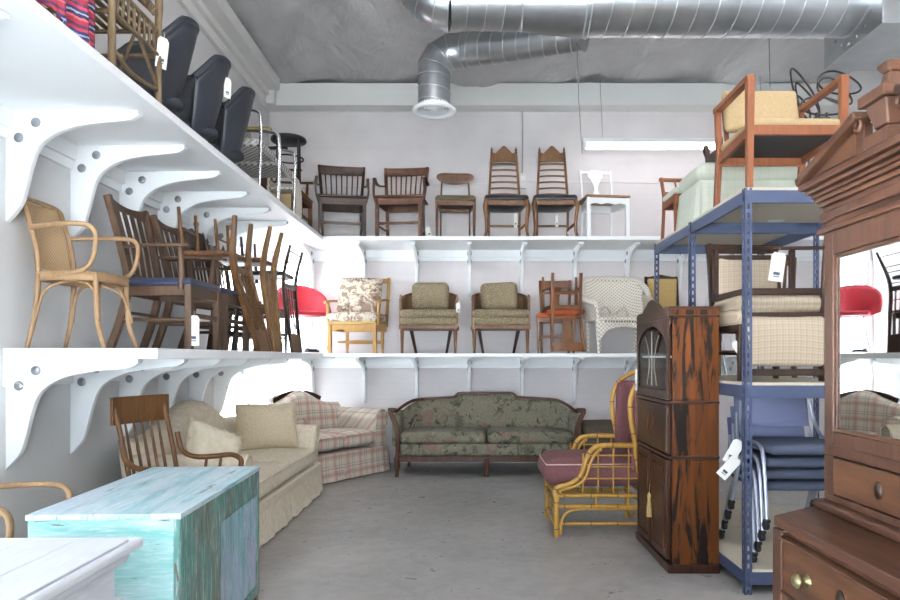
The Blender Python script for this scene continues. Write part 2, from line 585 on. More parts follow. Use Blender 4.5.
    def pillow(s, fn, T, n=14, m=None, mat=None, p=6.0, q=0.5, back=1.0, front=1.0):
        """two-sided puffed sheet: fn(u,v)->(x,z); thickness along y"""
        m = m or n
        vs, fs = [], []
        def hh(u, v):
            a = max(0.0, 1 - abs(2 * u - 1) ** p) * max(0.0, 1 - abs(2 * v - 1) ** p)
            return a ** q
        U = [0.5 - 0.5 * math.cos(PI * i / n) for i in range(n + 1)]
        W = [0.5 - 0.5 * math.cos(PI * i / m) for i in range(m + 1)]
        for sd, k in ((-1, front), (1, back)):
            for u in U:
                for w in W:
                    x, z = fn(u, w)[:2]
                    yo = fn(u, w)[2] if len(fn(u, w)) > 2 else 0
                    vs.append(Vector((x, yo + sd * T / 2 * hh(u, w) * k, z)))
        q0 = (n + 1) * (m + 1)
        for i in range(n):
            for j in range(m):
                a = i * (m + 1) + j
                fs.append((a, a + m + 1, a + m + 2, a + 1))
                b = a + q0
                fs.append((b, b + 1, b + m + 2, b + m + 1))
        return s.add(vs, fs, True, mat)
    def build(s, name, mat, parent=None, bev=0.0, seg=2, angle=40):
        me = bpy.data.meshes.new(name)
        me.from_pydata([tuple(v) for v in s.v], [], s.f)
        me.polygons.foreach_set('use_smooth', s.sm)
        me.materials.append(mat)
        bm = bmesh.new()
        bm.from_mesh(me)
        bmesh.ops.recalc_face_normals(bm, faces=bm.faces)
        bm.to_mesh(me)
        bm.free()
        me.update()
        o = bpy.data.objects.new(name, me)
        C.objects.link(o)
        if parent is not None:
            o.parent = parent
        if bev:
            b = o.modifiers.new('bevel', 'BEVEL')
            b.width = bev
            b.segments = seg
            b.limit_method = 'ANGLE'
            b.angle_limit = R(angle)
        return o

def thing(name, label, cat, loc=(0, 0, 0), rz=0.0, group=None):
    o = bpy.data.objects.new(name, None)
    o.empty_display_size = 0.1
    C.objects.link(o)
    o.location = loc
    o.rotation_euler = (0, 0, rz)
    o['label'] = label
    o['category'] = cat
    if group:
        o['group'] = group
    return o

def tag(o, label, cat, group=None):
    o['label'] = label
    o['category'] = cat
    if group:
        o['group'] = group
    return o

def struct(o):
    o['kind'] = 'structure'
    return o

def dup(root, loc, rz=None, label=None, group=None, rot=None):
    kids = {}
    allo = [c for c in C.objects if c.parent is not None]
    r = root.copy()
    C.objects.link(r)
    r.location = loc
    if rz is not None:
        r.rotation_euler = (0, 0, rz)
    if rot is not None:
        r.rotation_euler = rot
    if label:
        r['label'] = label
    if group:
        r['group'] = group
    for ch in [c for c in allo if c.parent == root]:
        c = ch.copy()
        C.objects.link(c)
        c.parent = r
        for g in [k for k in allo if k.parent == ch]:
            d = g.copy()
            C.objects.link(d)
            d.parent = c
    return r

def put(o, loc, rz=0.0, rot=None):
    o.location = loc
    o.rotation_euler = rot if rot else (0, 0, rz)
    return o
# ------------------------------------------------------------------ camera, world, lights
cam_d = bpy.data.cameras.new('camera')
cam = bpy.data.objects.new('camera', cam_d)
C.objects.link(cam)
cam.location = (0, 0, 1.35)
cam.rotation_euler = (R(90), 0, 0)
cam_d.sensor_width = 36
cam_d.lens = 26.4
cam_d.shift_x = -0.0233
cam_d.shift_y = 0.0644
cam_d.clip_start = 0.05
sc.camera = cam
sc.view_settings.view_transform = 'Standard'
sc.view_settings.look = 'None'
sc.view_settings.exposure = EXPOSURE
sc.view_settings.gamma = 1.0

w = bpy.data.worlds.new('daylight')
sc.world = w
w.use_nodes = True
bg = w.node_tree.nodes['Background']
bg.inputs[0].default_value = (0.82, 0.91, 1.0, 1)
bg.inputs[1].default_value = SKY

sl = bpy.data.lights.new('sun', 'SUN')
sl.energy = SUN
sl.angle = R(0.6)
sl.color = (0.96, 0.98, 1.0)
so = bpy.data.objects.new('sun', sl)
C.objects.link(so)
so.rotation_euler = (R(-6), R(40), 0)
XL, XR, YB, YF, ZC = -2.6, 4.6, 8.5, -2.6, 4.82
T = 0.15
# floor / ceiling
struct(MB().bb(XL - T, XR + T, YF - T, YB + T, -0.1, 0.0).build('floor', M['floor']))
struct(MB().bb(XL - 30, XR + 30, YF - 30, YB + 30, -0.3, -0.12).build('ground', plain('outside_pavement', S(222, 222, 220), 0.9)))
def ceiling():
    mb = MB()
    nx, ny = 70, 110
    vs, fs = [], []
    for i in range(nx + 1):
        for j in range(ny + 1):
            x = XL - T + (XR - XL + 2 * T) * i / nx
            y = YF + (YB + T - YF) * j / ny
            s_ = x * 0.8 + y * 0.55
            z = ZC + 0.05 * math.sin(s_ * 2.3 + 0.7 * math.sin(x * 1.7)) * math.sin(y * 0.9 + x * 0.3) + 0.034 * math.sin(s_ * 7 + 2 * math.sin(y * 2.1)) + 0.010 * math.sin(x * 13 - y * 9 + 3 * math.sin(x * 2))
            vs.append((x, y, z))
    for i in range(nx):
        for j in range(ny):
            a = i * (ny + 1) + j
            fs.append((a, a + 1, a + ny + 2, a + ny + 1))
    mb.add(vs, fs, True)
    mb.bb(XL - T, XR + T, YF - T, YB + T, ZC + 0.12, ZC + 0.2)
    return mb.build('ceiling', M['ceiling'])
struct(ceiling())

def wall_with_holes(name, axis, pos, a0, a1, z0, z1, holes, mat):
    """wall slab: plane at pos, thickness outwards; holes = [(a0,a1,z0,z1)] sorted by a"""
    mb = MB()
    def bx(a, b, c, d):
        if b - a < 1e-4 or d - c < 1e-4:
            return
        if axis == 'x-':
            mb.bb(pos - T, pos, a, b, c, d)
        elif axis == 'x+':
            mb.bb(pos, pos + T, a, b, c, d)
        elif axis == 'y+':
            mb.bb(a, b, pos, pos + T, c, d)
        else:
            mb.bb(a, b, pos - T, pos, c, d)
    cur = a0
    for (h0, h1, hz0, hz1) in holes:
        bx(cur, h0, z0, z1)
        bx(h0, h1, z0, hz0)
        bx(h0, h1, hz1, z1)
        cur = h1
    bx(cur, a1, z0, z1)
    return struct(mb.build(name, mat))
LW = [(-1.8, 2.3, 0.05, 1.6), (6.72, 7.86, 0.45, 2.62)]
BW = [(-2.56, -2.12, 0.45, 2.62)]
FW = [(-2.45, 1.9, 0.06, 2.5)]
wall_with_holes('wall_left', 'x-', XL, YF - T, YB, 0, ZC + 0.12, LW, M['wall'])
wall_with_holes('wall_back', 'y+', YB, XL - T, XR + T, 0, ZC + 0.12, BW, M['backwall'])
wall_with_holes('wall_front', 'y-', YF, XL, XR, 0, ZC + 0.12, FW, M['wall'])
wall_with_holes('wall_right', 'x+', XR, YF - T, YB, 0, ZC + 0.12, [], M['wall'])

wn = 0
def window(axis, pos, h, mull):
    global wn
    wn += 1
    a0, a1, z0, z1 = h
    mb, gl = MB(), MB()
    def bx(m, a, b, c, d, t0, t1):
        if axis == 'x':
            m.bb(pos + t0, pos + t1, a, b, c, d)
        else:
            m.bb(a, b, pos + t0, pos + t1, c, d)
    f = 0.05
    bx(mb, a0, a1, z0, z0 + f, -0.03, 0.03)
    bx(mb, a0, a1, z1 - f, z1, -0.03, 0.03)
    for k in range(mull + 1):
        a = a0 + (a1 - a0 - f) * k / mull
        bx(mb, a, a + f, z0 + f, z1 - f, -0.03, 0.03)
    bx(gl, a0 + 0.01, a1 - 0.01, z0 + 0.01, z1 - 0.01, -0.004, 0.004)
    o = struct(mb.build('window_%d' % wn, M['trimw']))
    g = gl.build('pane', M['winglass'], o)
    g['kind'] = 'structure'
window('x', XL - 0.08, LW[1], 1)
window('y', YB + 0.08, BW[0], 1)
window('x', XL - 0.08, LW[0], 3)
window('y', YF - 0.08, FW[0], 4)

def portal(name, loc, rot, sx, sy):
    l = bpy.data.lights.new(name, 'AREA')
    l.shape = 'RECTANGLE'
    l.size, l.size_y = sx, sy
    l.cycles.is_portal = True
    o = bpy.data.objects.new(name, l)
    C.objects.link(o)
    o.location = loc
    o.rotation_euler = rot
portal('daylight_left_near', (XL - 0.2, 0.25, .825), (0, R(-90), 0), 1.55, 4.1)
portal('daylight_left_far', (XL - 0.2, 7.29, 1.535), (0, R(-90), 0), 2.17, 1.14)
portal('daylight_back', (-2.34, YB + 0.2, 1.535), (R(-90), 0, 0), 0.44, 2.17)
portal('daylight_front', (-0.27, YF - 0.2, 1.28), (R(90), 0, 0), 4.35, 2.44)

# beam along the back wall, ledger under the ceiling
struct(MB().bb(XL, XR, 8.28, YB - 0.001, 4.52, 4.8).bb(XL + 0.06, XL + 0.16, 8.16, 8.28, 4.5, 4.78).build('trim_1', M['trimw'], bev=0.006))
struct(MB().bb(XL + 0.001, XL + 0.10, YF + 0.01, 8.27, 4.60, 4.68).bb(XL + 0.001, XL + 0.05, YF + 0.01, 8.27, 4.50, 4.60).bb(XL + 0.10, XL + 0.24, YF + 0.01, 8.15, 4.66, 4.80).build('trim_2', M['trimw'], bev=0.005))
# wall pilaster line left of the duct: flat conduit and switch on the back wall
o = tag(MB().tube([(0.66, 8.485, 4.52), (0.665, 8.485, 4.35), (0.66, 8.485, 3.72)], 0.009, 6).build('conduit', plain('grey_conduit', S(150, 148, 146), 0.5)), 'thin grey conduit running down the back wall between the two tall carved chairs', 'conduit')
t_ = thing('outlet_box', 'small pale electrical outlet box on back wall at end of conduit', 'outlet', (0.66, 8.47, 3.62))
MB().box((0, 0, 0), (0.085, 0.05, 0.19)).build('box', M['trimw'], t_, 0.006)
MB().box((0, -0.027, 0.03), (0.05, 0.006, 0.06)).build('cover', M['white'], t_, 0.002)
o = tag(MB().tube([(0.72, 8.49, 3.62), (2.6, 8.49, 3.60)], 0.006, 6).tube([(0.60, 8.49, 3.60), (-2.4, 8.49, 3.55)], 0.006, 6).build('cable', M['trimw']), 'thin painted cable running level along the back wall behind the top chairs', 'cable')

# ------------------------------------------------------------------ wall shelves with scroll brackets
def bracket_outline(L, H, t=0.05):
    """L reach from the wall, H drop; origin at the wall, top z=0"""
    up = [(0, 0), (L, 0), (L, -0.025)]
    c = [(L, -0.025), (L - 0.05, -0.05), (L - 0.16, -0.062), (L * 0.62, -0.075), (L * 0.42, -0.11), (L * 0.26, -0.19), (0.145, -0.30), (0.115, -0.42), (0.085, -0.52), (0.035, -0.585), (0, -H)]
    c = [(x, z * H / 0.62 if i > 3 and False else z) for i, (x, z) in enumerate(c)]
    sm = catmull([(x, 0, z) for x, z in c], 4)
    return up[:2] + [(p.x, p.z) for p in sm]

def shelf(name, label, board_mb, brackets, battens, group):
    root = thing(name, label, 'shelf', (0, 0, 0), 0, group)
    board_mb.build('board', M['white'], root, 0.004)
    for b in battens:
        b.build('wall_batten', M['white'], root, 0.004)
    for (kind, pos, ztop, L, H) in brackets:
        mb = MB()
        ol = bracket_outline(L, H)
        if kind == 'left':
            mat = Matrix.Translation((XL + 0.002, pos, ztop))
        else:
            mat = Matrix.Translation((pos, YB - 0.002, ztop)) @ Matrix.Rotation(R(-90), 4, 'Z')
        mb.prism(ol, 0.036, mat)
        o = mb.build('bracket', M['white'], root, 0.003, 1)
        for (bx, bz) in ((0.075, -0.15), (0.17, -0.065)):
            rot = Matrix.Rotation(R(90), 4, 'X')
            bo = MB().lathe([(0.0, 0.026), (0.022, 0.026), (0.028, 0.020), (0.028, -0.020), (0.022, -0.026), (0, -0.026)], 14, mat=mat @ Matrix.Translation((bx, 0, bz)) @ rot)
            bo.build('bolt_cap', M['bolt'], o)
        # cleat where the arm meets the board
        MB().box((0, 0, 0), (0.07, 0.06, 0.02) , mat=mat @ Matrix.Translation((L - 0.03, 0, -0.011))).build('cleat', M['white'], o, 0.002)
    return root

SF = -1.74      # front edge of the left shelves
BF = 7.74       # front edge of the back shelves
ZU, ZL = 2.78, 1.405
for (z, nm, y0, zb, lab) in ((ZU, 'wall_shelf', -0.6, 2.73, 'high white shelf along the left wall carrying black tub seats and bamboo'),
                             (ZL, 'wall_shelf', 3.66, 1.345, 'lower white shelf along the left wall carrying the wooden armchairs')):
    br = [('left', y, zb, 0.74, 0.62) for y in ((0.2, 0.9, 1.6, 2.62) if z > 2 else ()) ]
    br += [('left', 3.68 + 0.02 + 0.595 * k, zb, 0.74, 0.62) for k in range(7)]
    bt = MB().bb(XL + 0.001, XL + 0.045, y0, YB - 0.05, zb - 0.10, zb).bb(XL + 0.001, XL + 0.025, y0, YB - 0.03, zb - 0.16, zb - 0.1)
    shelf(nm, lab, MB().bb(XL + 0.002, SF, y0, YB - 0.002, zb, z), br, [bt], None)
xs = [-2.03, -1.36, -0.69, -0.02, 0.65, 1.32, 1.99, 2.66, 3.33]
for (z, zb, lab) in ((ZU, 2.735, 'high white shelf on the back wall under the tall carved chairs'),
                     (ZL, 1.36, 'lower white shelf on the back wall above the green floral sofa')):
    br = [('back', x, zb, 0.62, 0.58) for x in xs]
    bt = MB().bb(SF - 0.8, XR - 0.05, YB - 0.045, YB - 0.001, zb - 0.10, zb).bb(SF - 0.8, XR - 0.05, YB - 0.02, YB - 0.001, zb - 0.14, zb - 0.10)
    shelf('wall_shelf', lab, MB().bb(SF + 0.002, XR - 0.01, BF, YB - 0.002, zb, z), br, [bt], None)

# ------------------------------------------------------------------ ducts
def corrug(path, r, pitch, root, name='duct_pipe', seam=True, n=28):
    mb = MB()
    mb.tube(path, r, n)
    o = mb.build(name, M['galv'], root)
    if seam:
        sm = MB()
        # spiral lock seam along the straight pipe
        P = [Vector(p) for p in path]
        a, b = P[0], P[-1]
        L = (b - a).length
        t = (b - a).normalized()
        up = Vector((0, 0, 1)) if abs(t.z) < 0.9 else Vector((1, 0, 0))
        sd = t.cross(up).normalized()
        up = sd.cross(t)
        N = int(L / pitch * 24)
        rr = r if not isinstance(r, (list, tuple)) else r[0]
        pts = []
        for i in range(N + 1):
            ang = 2 * PI * i / 24
            pts.append(a + t * (L * i / N) + (sd * math.cos(ang) + up * math.sin(ang)) * (rr + 0.001))
        sm.tube(pts, 0.0055, 4)
        sm.build('spiral_seam', M['seam'], o)
    return o

def elbow(c, r_bend, r, a0, a1, e1, e2, root):
    """quarter bend made of gores; centre c, plane vectors e1, e2"""
    pts = []
    for i in range(6):
        a = a0 + (a1 - a0) * i / 5
        pts.append(Vector(c) + Vector(e1) * math.cos(a) * r_bend + Vector(e2) * math.sin(a) * r_bend)
    o = MB().tube(pts, r, 28).build('elbow', M['galv'], root)
    for p0, p1 in ((pts[i], pts[i + 1]) for i in range(5)):
        pass
    rings = MB()
    for i in range(6):
        t = (pts[min(i + 1, 5)] - pts[max(i - 1, 0)]).normalized()
        u = t.orthogonal().normalized()
        v = t.cross(u)
        rings.tube([pts[i] + (u * math.cos(2 * PI * k / 28) + v * math.sin(2 * PI * k / 28)) * (r + 0.002) for k in range(28)], 0.006, 4, closed=True)
    rings.build('elbow_rib', M['seam'], o)
    return o

duct = thing('ventilation_duct', 'long silver spiral duct hanging level under the ceiling', 'duct', (0, 5.5, 4.3))
DY, DZ = 0.0, 0.02
corrug([(0.98, DY, DZ), (3.18, DY, DZ)], 0.275, 0.17, duct)
o = MB().tube([(0.98, DY, DZ), (0.90, DY, DZ), (0.42, DY, DZ + 0.0)], [0.28, 0.278, 0.225], 28).build('reducer', M['galv'], duct)
for xx, rr in ((0.97, 0.282), (0.93, 0.282), (0.42, 0.229)):
    MB().tube([(xx, DY + rr * math.cos(2 * PI * k / 28), DZ + rr * math.sin(2 * PI * k / 28)) for k in range(28)], 0.007, 4, closed=True).build('band', M['seam'], o)
corrug([(-0.16, DY, DZ), (0.42, DY, DZ)], 0.222, 0.15, duct)
elbow((-0.16, DY, DZ + 0.30), 0.30, 0.222, -PI / 2, -PI, (1, 0, 0), (0, 0, 1), duct)
MB().tube([(-0.46, DY, DZ + 0.30), (-0.46, DY, DZ + 0.5)], 0.222, 28).build('riser', M['galv'], duct)
# plenum box at the right end
box = MB().bb(3.18, 3.95, -0.4, 0.45, -0.36, 0.42).build('plenum_box', M['galv'], duct, 0.006)
scw = MB()
for k in range(18):
    a = 2 * PI * k / 18
    scw.rbox((3.176, 0.33 * math.cos(a), DZ + 0.33 * math.sin(a)), (0.014, 0.024, 0.024), 0.006, 3)
scw.build('screw_heads', M['bolt'], box)
for k in (1.6, 3.1):
    MB().tube([(k, 0.28, 0.0), (k, 0.0, -0.29), (k, -0.28, 0.0)] , 0.004, 5) if False else None
# branch duct
br_ = thing('branch_duct', 'thinner silver duct branching down to a round white ceiling diffuser', 'duct', (-0.36, 6.45, 3.78))
def rel(p):
    return (p[0] + 0.36, p[1] - 6.45, p[2] - 3.78)
pts = [(1.0, 5.86, 4.24), (0.55, 6.05, 4.26), (-0.06, 6.40, 4.33)]
corrug([rel(pts[0]), rel(pts[2])], 0.158, 0.13, br_)
P3 = [Vector(rel((-0.06, 6.40, 4.33))), Vector(rel((-0.20, 6.45, 4.34))), Vector(rel((-0.30, 6.45, 4.28))), Vector(rel((-0.355, 6.45, 4.18))), Vector(rel((-0.36, 6.45, 4.08)))]
o = MB().tube(P3, [0.162, 0.166, 0.168, 0.166, 0.162], 28).build('elbow', M['galv'], br_)
rg = MB()
for i in (0, 1, 2, 3, 4):
    t = (P3[min(i + 1, 4)] - P3[max(i - 1, 0)]).normalized()
    u = t.orthogonal().normalized(); v = t.cross(u)
    rg.tube([P3[i] + (u * math.cos(2 * PI * k / 28) + v * math.sin(2 * PI * k / 28)) * 0.169 for k in range(28)], 0.006, 4, closed=True)
rg.build('elbow_rib', M['seam'], o)
corrug([rel((-0.36, 6.45, 4.08)), rel((-0.36, 6.45, 3.80))], 0.158, 0.12, br_)
df = MB().lathe([(0.155, 0.06), (0.16, 0.02), (0.215, -0.005), (0.215, -0.02), (0.175, -0.03), (0.15, -0.005), (0.14, 0.03)], 32, cap=False).build('diffuser', M['white'], br_)
for k, rr in enumerate((0.13, 0.10, 0.07, 0.04)):
    MB().lathe([(rr - 0.016, 0.02), (rr + 0.004, -0.018 - 0.003 * k), (rr + 0.008, -0.012 - 0.003 * k), (rr - 0.010, 0.024)], 28, cap=False).build('diffuser_ring', M['white'], df)
MB().lathe([(0.0, 0.05), (0.15, 0.05)], 28).build('diffuser_throat', plain('dark_throat', S(60, 62, 64), 0.7), df)
# hanger wires
for (x, y, lab) in ((0.93, 5.79, 'thin wire hanging down from the middle of the long silver duct'),
                    (2.62, 5.80, 'thin wire hanging down near the right end of the silver duct')):
    z0 = 4.35 if y < 6 else 4.8
    tag(MB().tube([(x, y, 4.8), (x, y, 4.1), (x + 0.02, y + 0.02, 3.6), (x + 0.05, y + 0.03, 3.15 if x < 2 else 3.3)], 0.0035, 5).build('hanging_wire', plain('wire_grey', S(120, 120, 122), 0.5, 0.5)), lab, 'wire')

# fluorescent fixtures
def tube_light(label, x0, x1, y, z, strength, wires=True):
    L = x1 - x0
    t = thing('fluorescent_light', label, 'light', ((x0 + x1) / 2, y, z))
    MB().box((0, 0, 0.075), (L, 0.11, 0.05)).build('housing', M['white'], t, 0.006)
    MB().tube([(-L / 2 + 0.05, 0.0, 0.01), (L / 2 - 0.05, 0.0, 0.01)], 0.034, 12).build('tube', emit('fluorescent_glow_%d' % int(strength), (1.0, 0.965, 0.97, 1), strength), t)
    for s in (-1, 1):
        MB().box((s * (L / 2 - 0.03), 0, 0.03), (0.04, 0.06, 0.07)).build('socket', M['white'], t, 0.004)
        if wires:
            MB().tube([(s * (L / 2 - 0.25), 0, 0.10), (s * (L / 2 - 0.25) - 0.04, 0, 4.8 - z)], 0.004, 5).build('hanging_cable', M['bolt'], t)
    return t
tube_light('long white fluorescent tube light hanging in front of the back wall', 1.35, 3.79, 8.0, 3.90, TUBE)
# ------------------------------------------------------------------ generic wooden chair
def leg_mb(kind, p0, p1, w):
    """p0 foot, p1 top"""
    mb = MB()
    p0, p1 = Vector(p0), Vector(p1)
    if kind == 'taper':
        mb.sweep([p0, p1], [w * 0.66, w], [w * 0.66, w])
    elif kind == 'square':
        mb.sweep([p0, p1], w, w)
    elif kind == 'round':
        mb.tube([p0, (p0 + p1) / 2, p1], [w * 0.38, w * 0.5, w * 0.5], 10)
    elif kind == 'turned':
        prof = [(0, .36), (.06, .42), (.08, .30), (.12, .30), (.2, .42), (.45, .52), (.62, .40), (.66, .55), (.70, .38), (.74, .55), (.78, .5), (1, .5)]
        mb.tube([p0.lerp(p1, t) for t, r in prof], [w * r for t, r in prof], 10)
    elif kind == 'fluted':
        prof = [(0, .30), (.04, .36), (.08, .32), (.8, .50), (.82, .42), (.86, .58), (.92, .58), (1, .58)]
        mb.tube([p0.lerp(p1, t) for t, r in prof], [w * r for t, r in prof], 8)
    elif kind == 'cabriole':
        out = Vector((p1.x, p1.y, 0)); out = Vector((math.copysign(1, p1.x), math.copysign(1, p1.y), 0)) * 0.02
        pts = catmull([p0 + out * 0.9, p0 + out * 0.1 + V(0, 0, (p1.z - p0.z) * 0.22), p0.lerp(p1, 0.55) + out * 0.3, p0.lerp(p1, 0.82) + out, p1], 4)
        rr = [w * (0.42 if i < 2 else 0.34 + 0.30 * i / (len(pts) - 1)) for i in range(len(pts))]
        mb.tube(pts, rr, 8)
    return mb

def chair(name, label, cat, o, group=None):
    """a wooden chair facing -y with its base at the origin; o: options"""
    g = o.get
    W, D, H, sh = g('W', 0.46), g('D', 0.44), g('H', 0.88), g('sh', 0.45)
    wd = M[g('wood', 'brownwood')]
    lw = g('lw', 0.036)
    ap = g('apron', 0.06)
    t = thing(name, label, cat, (0, 0, 0), 0, group)
    fx, bx_ = W / 2 - lw / 2, g('Wb', W - 0.04) / 2 - lw / 2
    fy, by = -D / 2 + lw / 2, D / 2 - lw / 2
    lean = g('lean', 0.08)
    top = sh - g('st', 0.03)
    for s in (-1, 1):
        leg_mb(g('leg', 'taper'), (s * fx, fy, 0), (s * fx, fy, g('fleg', top)), lw).build('leg', wd, t, 0.003 if g('leg', 'taper') in ('taper', 'square') else 0, 1)
    rake = g('rake', 0.05)
    bt = g('Wt', g('Wb', W - 0.04)) / 2 - lw / 2
    def back_at(z):
        """point on the back post centre line at height z"""
        if z <= sh:
            return bx_, by + rake * (1 - z / sh) ** 1.5
        k = (z - sh) / (H - sh)
        return bx_ + (bt - bx_) * k, by + lean * k ** 1.3
    for s in (-1, 1):
        zs = [0, sh * 0.5, sh, sh + (H - sh) * 0.35, sh + (H - sh) * 0.7, g('postH', H)]
        pts = [V(s * back_at(z)[0], back_at(z)[1], z) for z in zs]
        mb = MB()
        pw = g('pw', lw)
        if g('roundpost'):
            mb.tube(catmull(pts, 3), pw / 2, 10)
        else:
            mb.sweep(catmull(pts, 3), [pw * 0.85] * 15 + [pw * 0.8], [pw] * 16)
        po = mb.build('back_post', wd, t, 0.003 if not g('roundpost') else 0, 1)
        if g('finial'):
            p = pts[-1]
            fi = MB().lathe([(0.0, 0.075), (0.004, 0.06), (0.012, 0.035), (0.018, 0.02), (0.010, 0.008), (0.019, 0.0), (0.019, -0.01)], 10, o=p)
            fi.build('finial', wd, po)
    # aprons
    if ap:
        mb = MB()
        z0, z1 = top - ap, top
        if g('scallop'):
            n = 24
            ol = [(-fx, z1), (-fx, z0)]
            for i in range(n + 1):
                u = i / n
                ol.append((-fx + 2 * fx * u, z0 + 0.018 * abs(math.sin(u * PI * 3)) + 0.012 * math.sin(u * PI)))
            ol.append((fx, z1))
            mb.prism(ol, 0.02, Matrix.Translation((0, fy, 0)))
        else:
            mb.bb(-fx, fx, fy - 0.011, fy + 0.011, z0, z1)
        mb.bb(-bx_, bx_, by - 0.011, by + 0.011, z0, z1)
        for s in (-1, 1):
            mb.bar((s * fx, fy, (z0 + z1) / 2), (s * bx_, by, (z0 + z1) / 2), 0.022, ap, side=(1, 0, 0))
        mb.build('seat_frame', wd, t, 0.002, 1)
    # seat
    sm = M[g('seatmat', 'moss')]
    st = g('st', 0.03)
    if g('seat', 'cushion') == 'cushion':
        mb = MB().rbox((0, g('sy', -0.01), sh - st / 2 + 0.01), (W + g('sover', 0.01), D - 0.01, st + 0.03), (st + 0.03) / 2, 5, puff=g('puff', 0.012))
        se = mb.build('seat', sm, t)
        if g('seatbottom'):
            MB().rbox((0, 0, top - ap * 0.7), (W - 0.09, D - 0.09, 0.05), 0.025, 5, puff=0.03).build('seat_webbing', M['blackleather'], se)
    elif g('seat') == 'wood':
        mb = MB().rbox((0, -0.005, sh - 0.012), (W + 0.02, D + 0.01, 0.028), 0.012, 4)
        mb.build('seat', M[g('seatmat', g('wood', 'brownwood'))], t)
    # back
    def bp(u, z, dy=0):
        x, y = back_at(z)
        return V(x * u, y + dy, z)
    bk = g('back', 'slats')
    cr = g('crest', (H - 0.07, H))
    def rail(z0, z1, thick=0.02, curve=0.02, name='back_rail', over=0.0, shape=None, mat=None):
        mb = MB()
        n = 12
        zc = (z0 + z1) / 2
        x, y = back_at(zc)
        x += over
        fr, bk_ = [], []
        for i in range(n + 1):
            u = -1 + 2 * i / n
            yy = y + curve * (1 - u * u)
            za, zb_ = z0, z1
            if shape:
                za, zb_ = shape(u, z0, z1)
            fr.append([V(u * x, yy - thick / 2, za), V(u * x, yy - thick / 2, zb_), V(u * x, yy + thick / 2, zb_), V(u * x, yy + thick / 2, za)])
        vs = [p for q in fr for p in q]
        fs = []
        for i in range(n):
            for k in range(4):
                l = (k + 1) % 4
                fs.append((i * 4 + k, i * 4 + l, i * 4 + 4 + l, i * 4 + 4 + k))
        fs += [(0, 1, 2, 3), (n * 4 + 3, n * 4 + 2, n * 4 + 1, n * 4)]
        mb.add(vs, fs)
        return mb.build(name, mat or wd, t, 0.003, 1)
    if bk == 'slats':
        rail(cr[0], cr[1], name='crest_rail', over=g('cover', 0.012), shape=g('cshape'))
        lo = g('lower', sh + 0.03)
        if g('lowrail', True):
            rail(lo, lo + 0.035, name='back_rail')
        n = g('n', 6)
        for i in range(n):
            u = (i + 1) / (n + 1) * 2 - 1
            a, b = bp(u, lo + 0.02, 0.015), bp(u, cr[0] + 0.015, 0.015)
            m_ = bp(u, (lo + cr[0]) / 2, 0.012)
            if g('spindle'):
                MB().tube([a, a.lerp(b, .3) + V(0, .004, 0), a.lerp(b, .6) + V(0, .004, 0), b], [.006, .010, .010, .006], 8).build('spindle', wd, t)
            else:
                MB().sweep([a, m_, b], g('sw', 0.022), 0.010).build('back_slat', wd, t, 0.002, 1)
    elif bk == 'ladder':
        rail(cr[0], cr[1], name='crest_rail', over=-0.005, shape=g('cshape'), curve=0.012)
        n = g('n', 7)
        z0, z1 = sh + 0.045, cr[0] - 0.035
        for i in range(n):
            z = z0 + (z1 - z0) * i / (n - 1)
            rail(z - 0.011, z + 0.011, thick=0.014, curve=0.012, name='back_slat', over=-0.01, shape=lambda u, a, b: (a + 0.012 * (1 - u * u), b + 0.012 * (1 - u * u)))
    elif bk == 'splat':
        rail(cr[0], cr[1], name='crest_rail', over=g('cover', 0.012), shape=g('cshape'))
        lo = g('lower', sh + 0.03)
        if g('lowrail', True):
            rail(lo, lo + 0.03, name='back_rail')
        zz = [lo + 0.01 + (cr[0] + 0.02 - lo - 0.01) * k / 14 for k in range(15)]
        sp = g('splatw', lambda k: 0.055 + 0.03 * math.cos(k * 2 * PI))
        L = [(-sp(k / 14), zz[k]) for k in range(15)] + [(sp(k / 14), zz[k]) for k in range(14, -1, -1)]
        mb = MB()
        n = len(L)
        def ly(z):
            return back_at(z)[1] + 0.012
        vs = [V(x, ly(z) - 0.006, z) for x, z in L] + [V(x, ly(z) + 0.006, z) for x, z in L]
        fs = []
        for k in range(14):
            a, b, c, d = k, k + 1, n - 2 - k, n - 1 - k
            fs.append((a, b, c, d)); fs.append((a + n, d + n, c + n, b + n))
        for i in range(n):
            j = (i + 1) % n
            fs.append((i, i + n, j + n, j))
        mb.add(vs, fs)
        mb.build('splat', M[g('splatmat', g('wood', 'brownwood'))], t, 0.002, 1)
    elif bk == 'paddle':
        x, y = back_at((cr[0] + cr[1]) / 2)
        def fn(u, v):
            a = (u * 2 - 1)
            hw = g('pwid', 0.235)
            hz = (cr[1] - cr[0]) / 2
            half = hz * (1 - abs(a) ** 3.2) ** 0.5
            zc = (cr[0] + cr[1]) / 2
            return a * hw, zc + (v * 2 - 1) * half + 0.02 * a * a, y + 0.0 + 0.03 * (1 - a * a) - 0.03
        MB().pillow(fn, 0.022, 18, 6, p=12, q=0.3).build('crest_rail', wd, t)
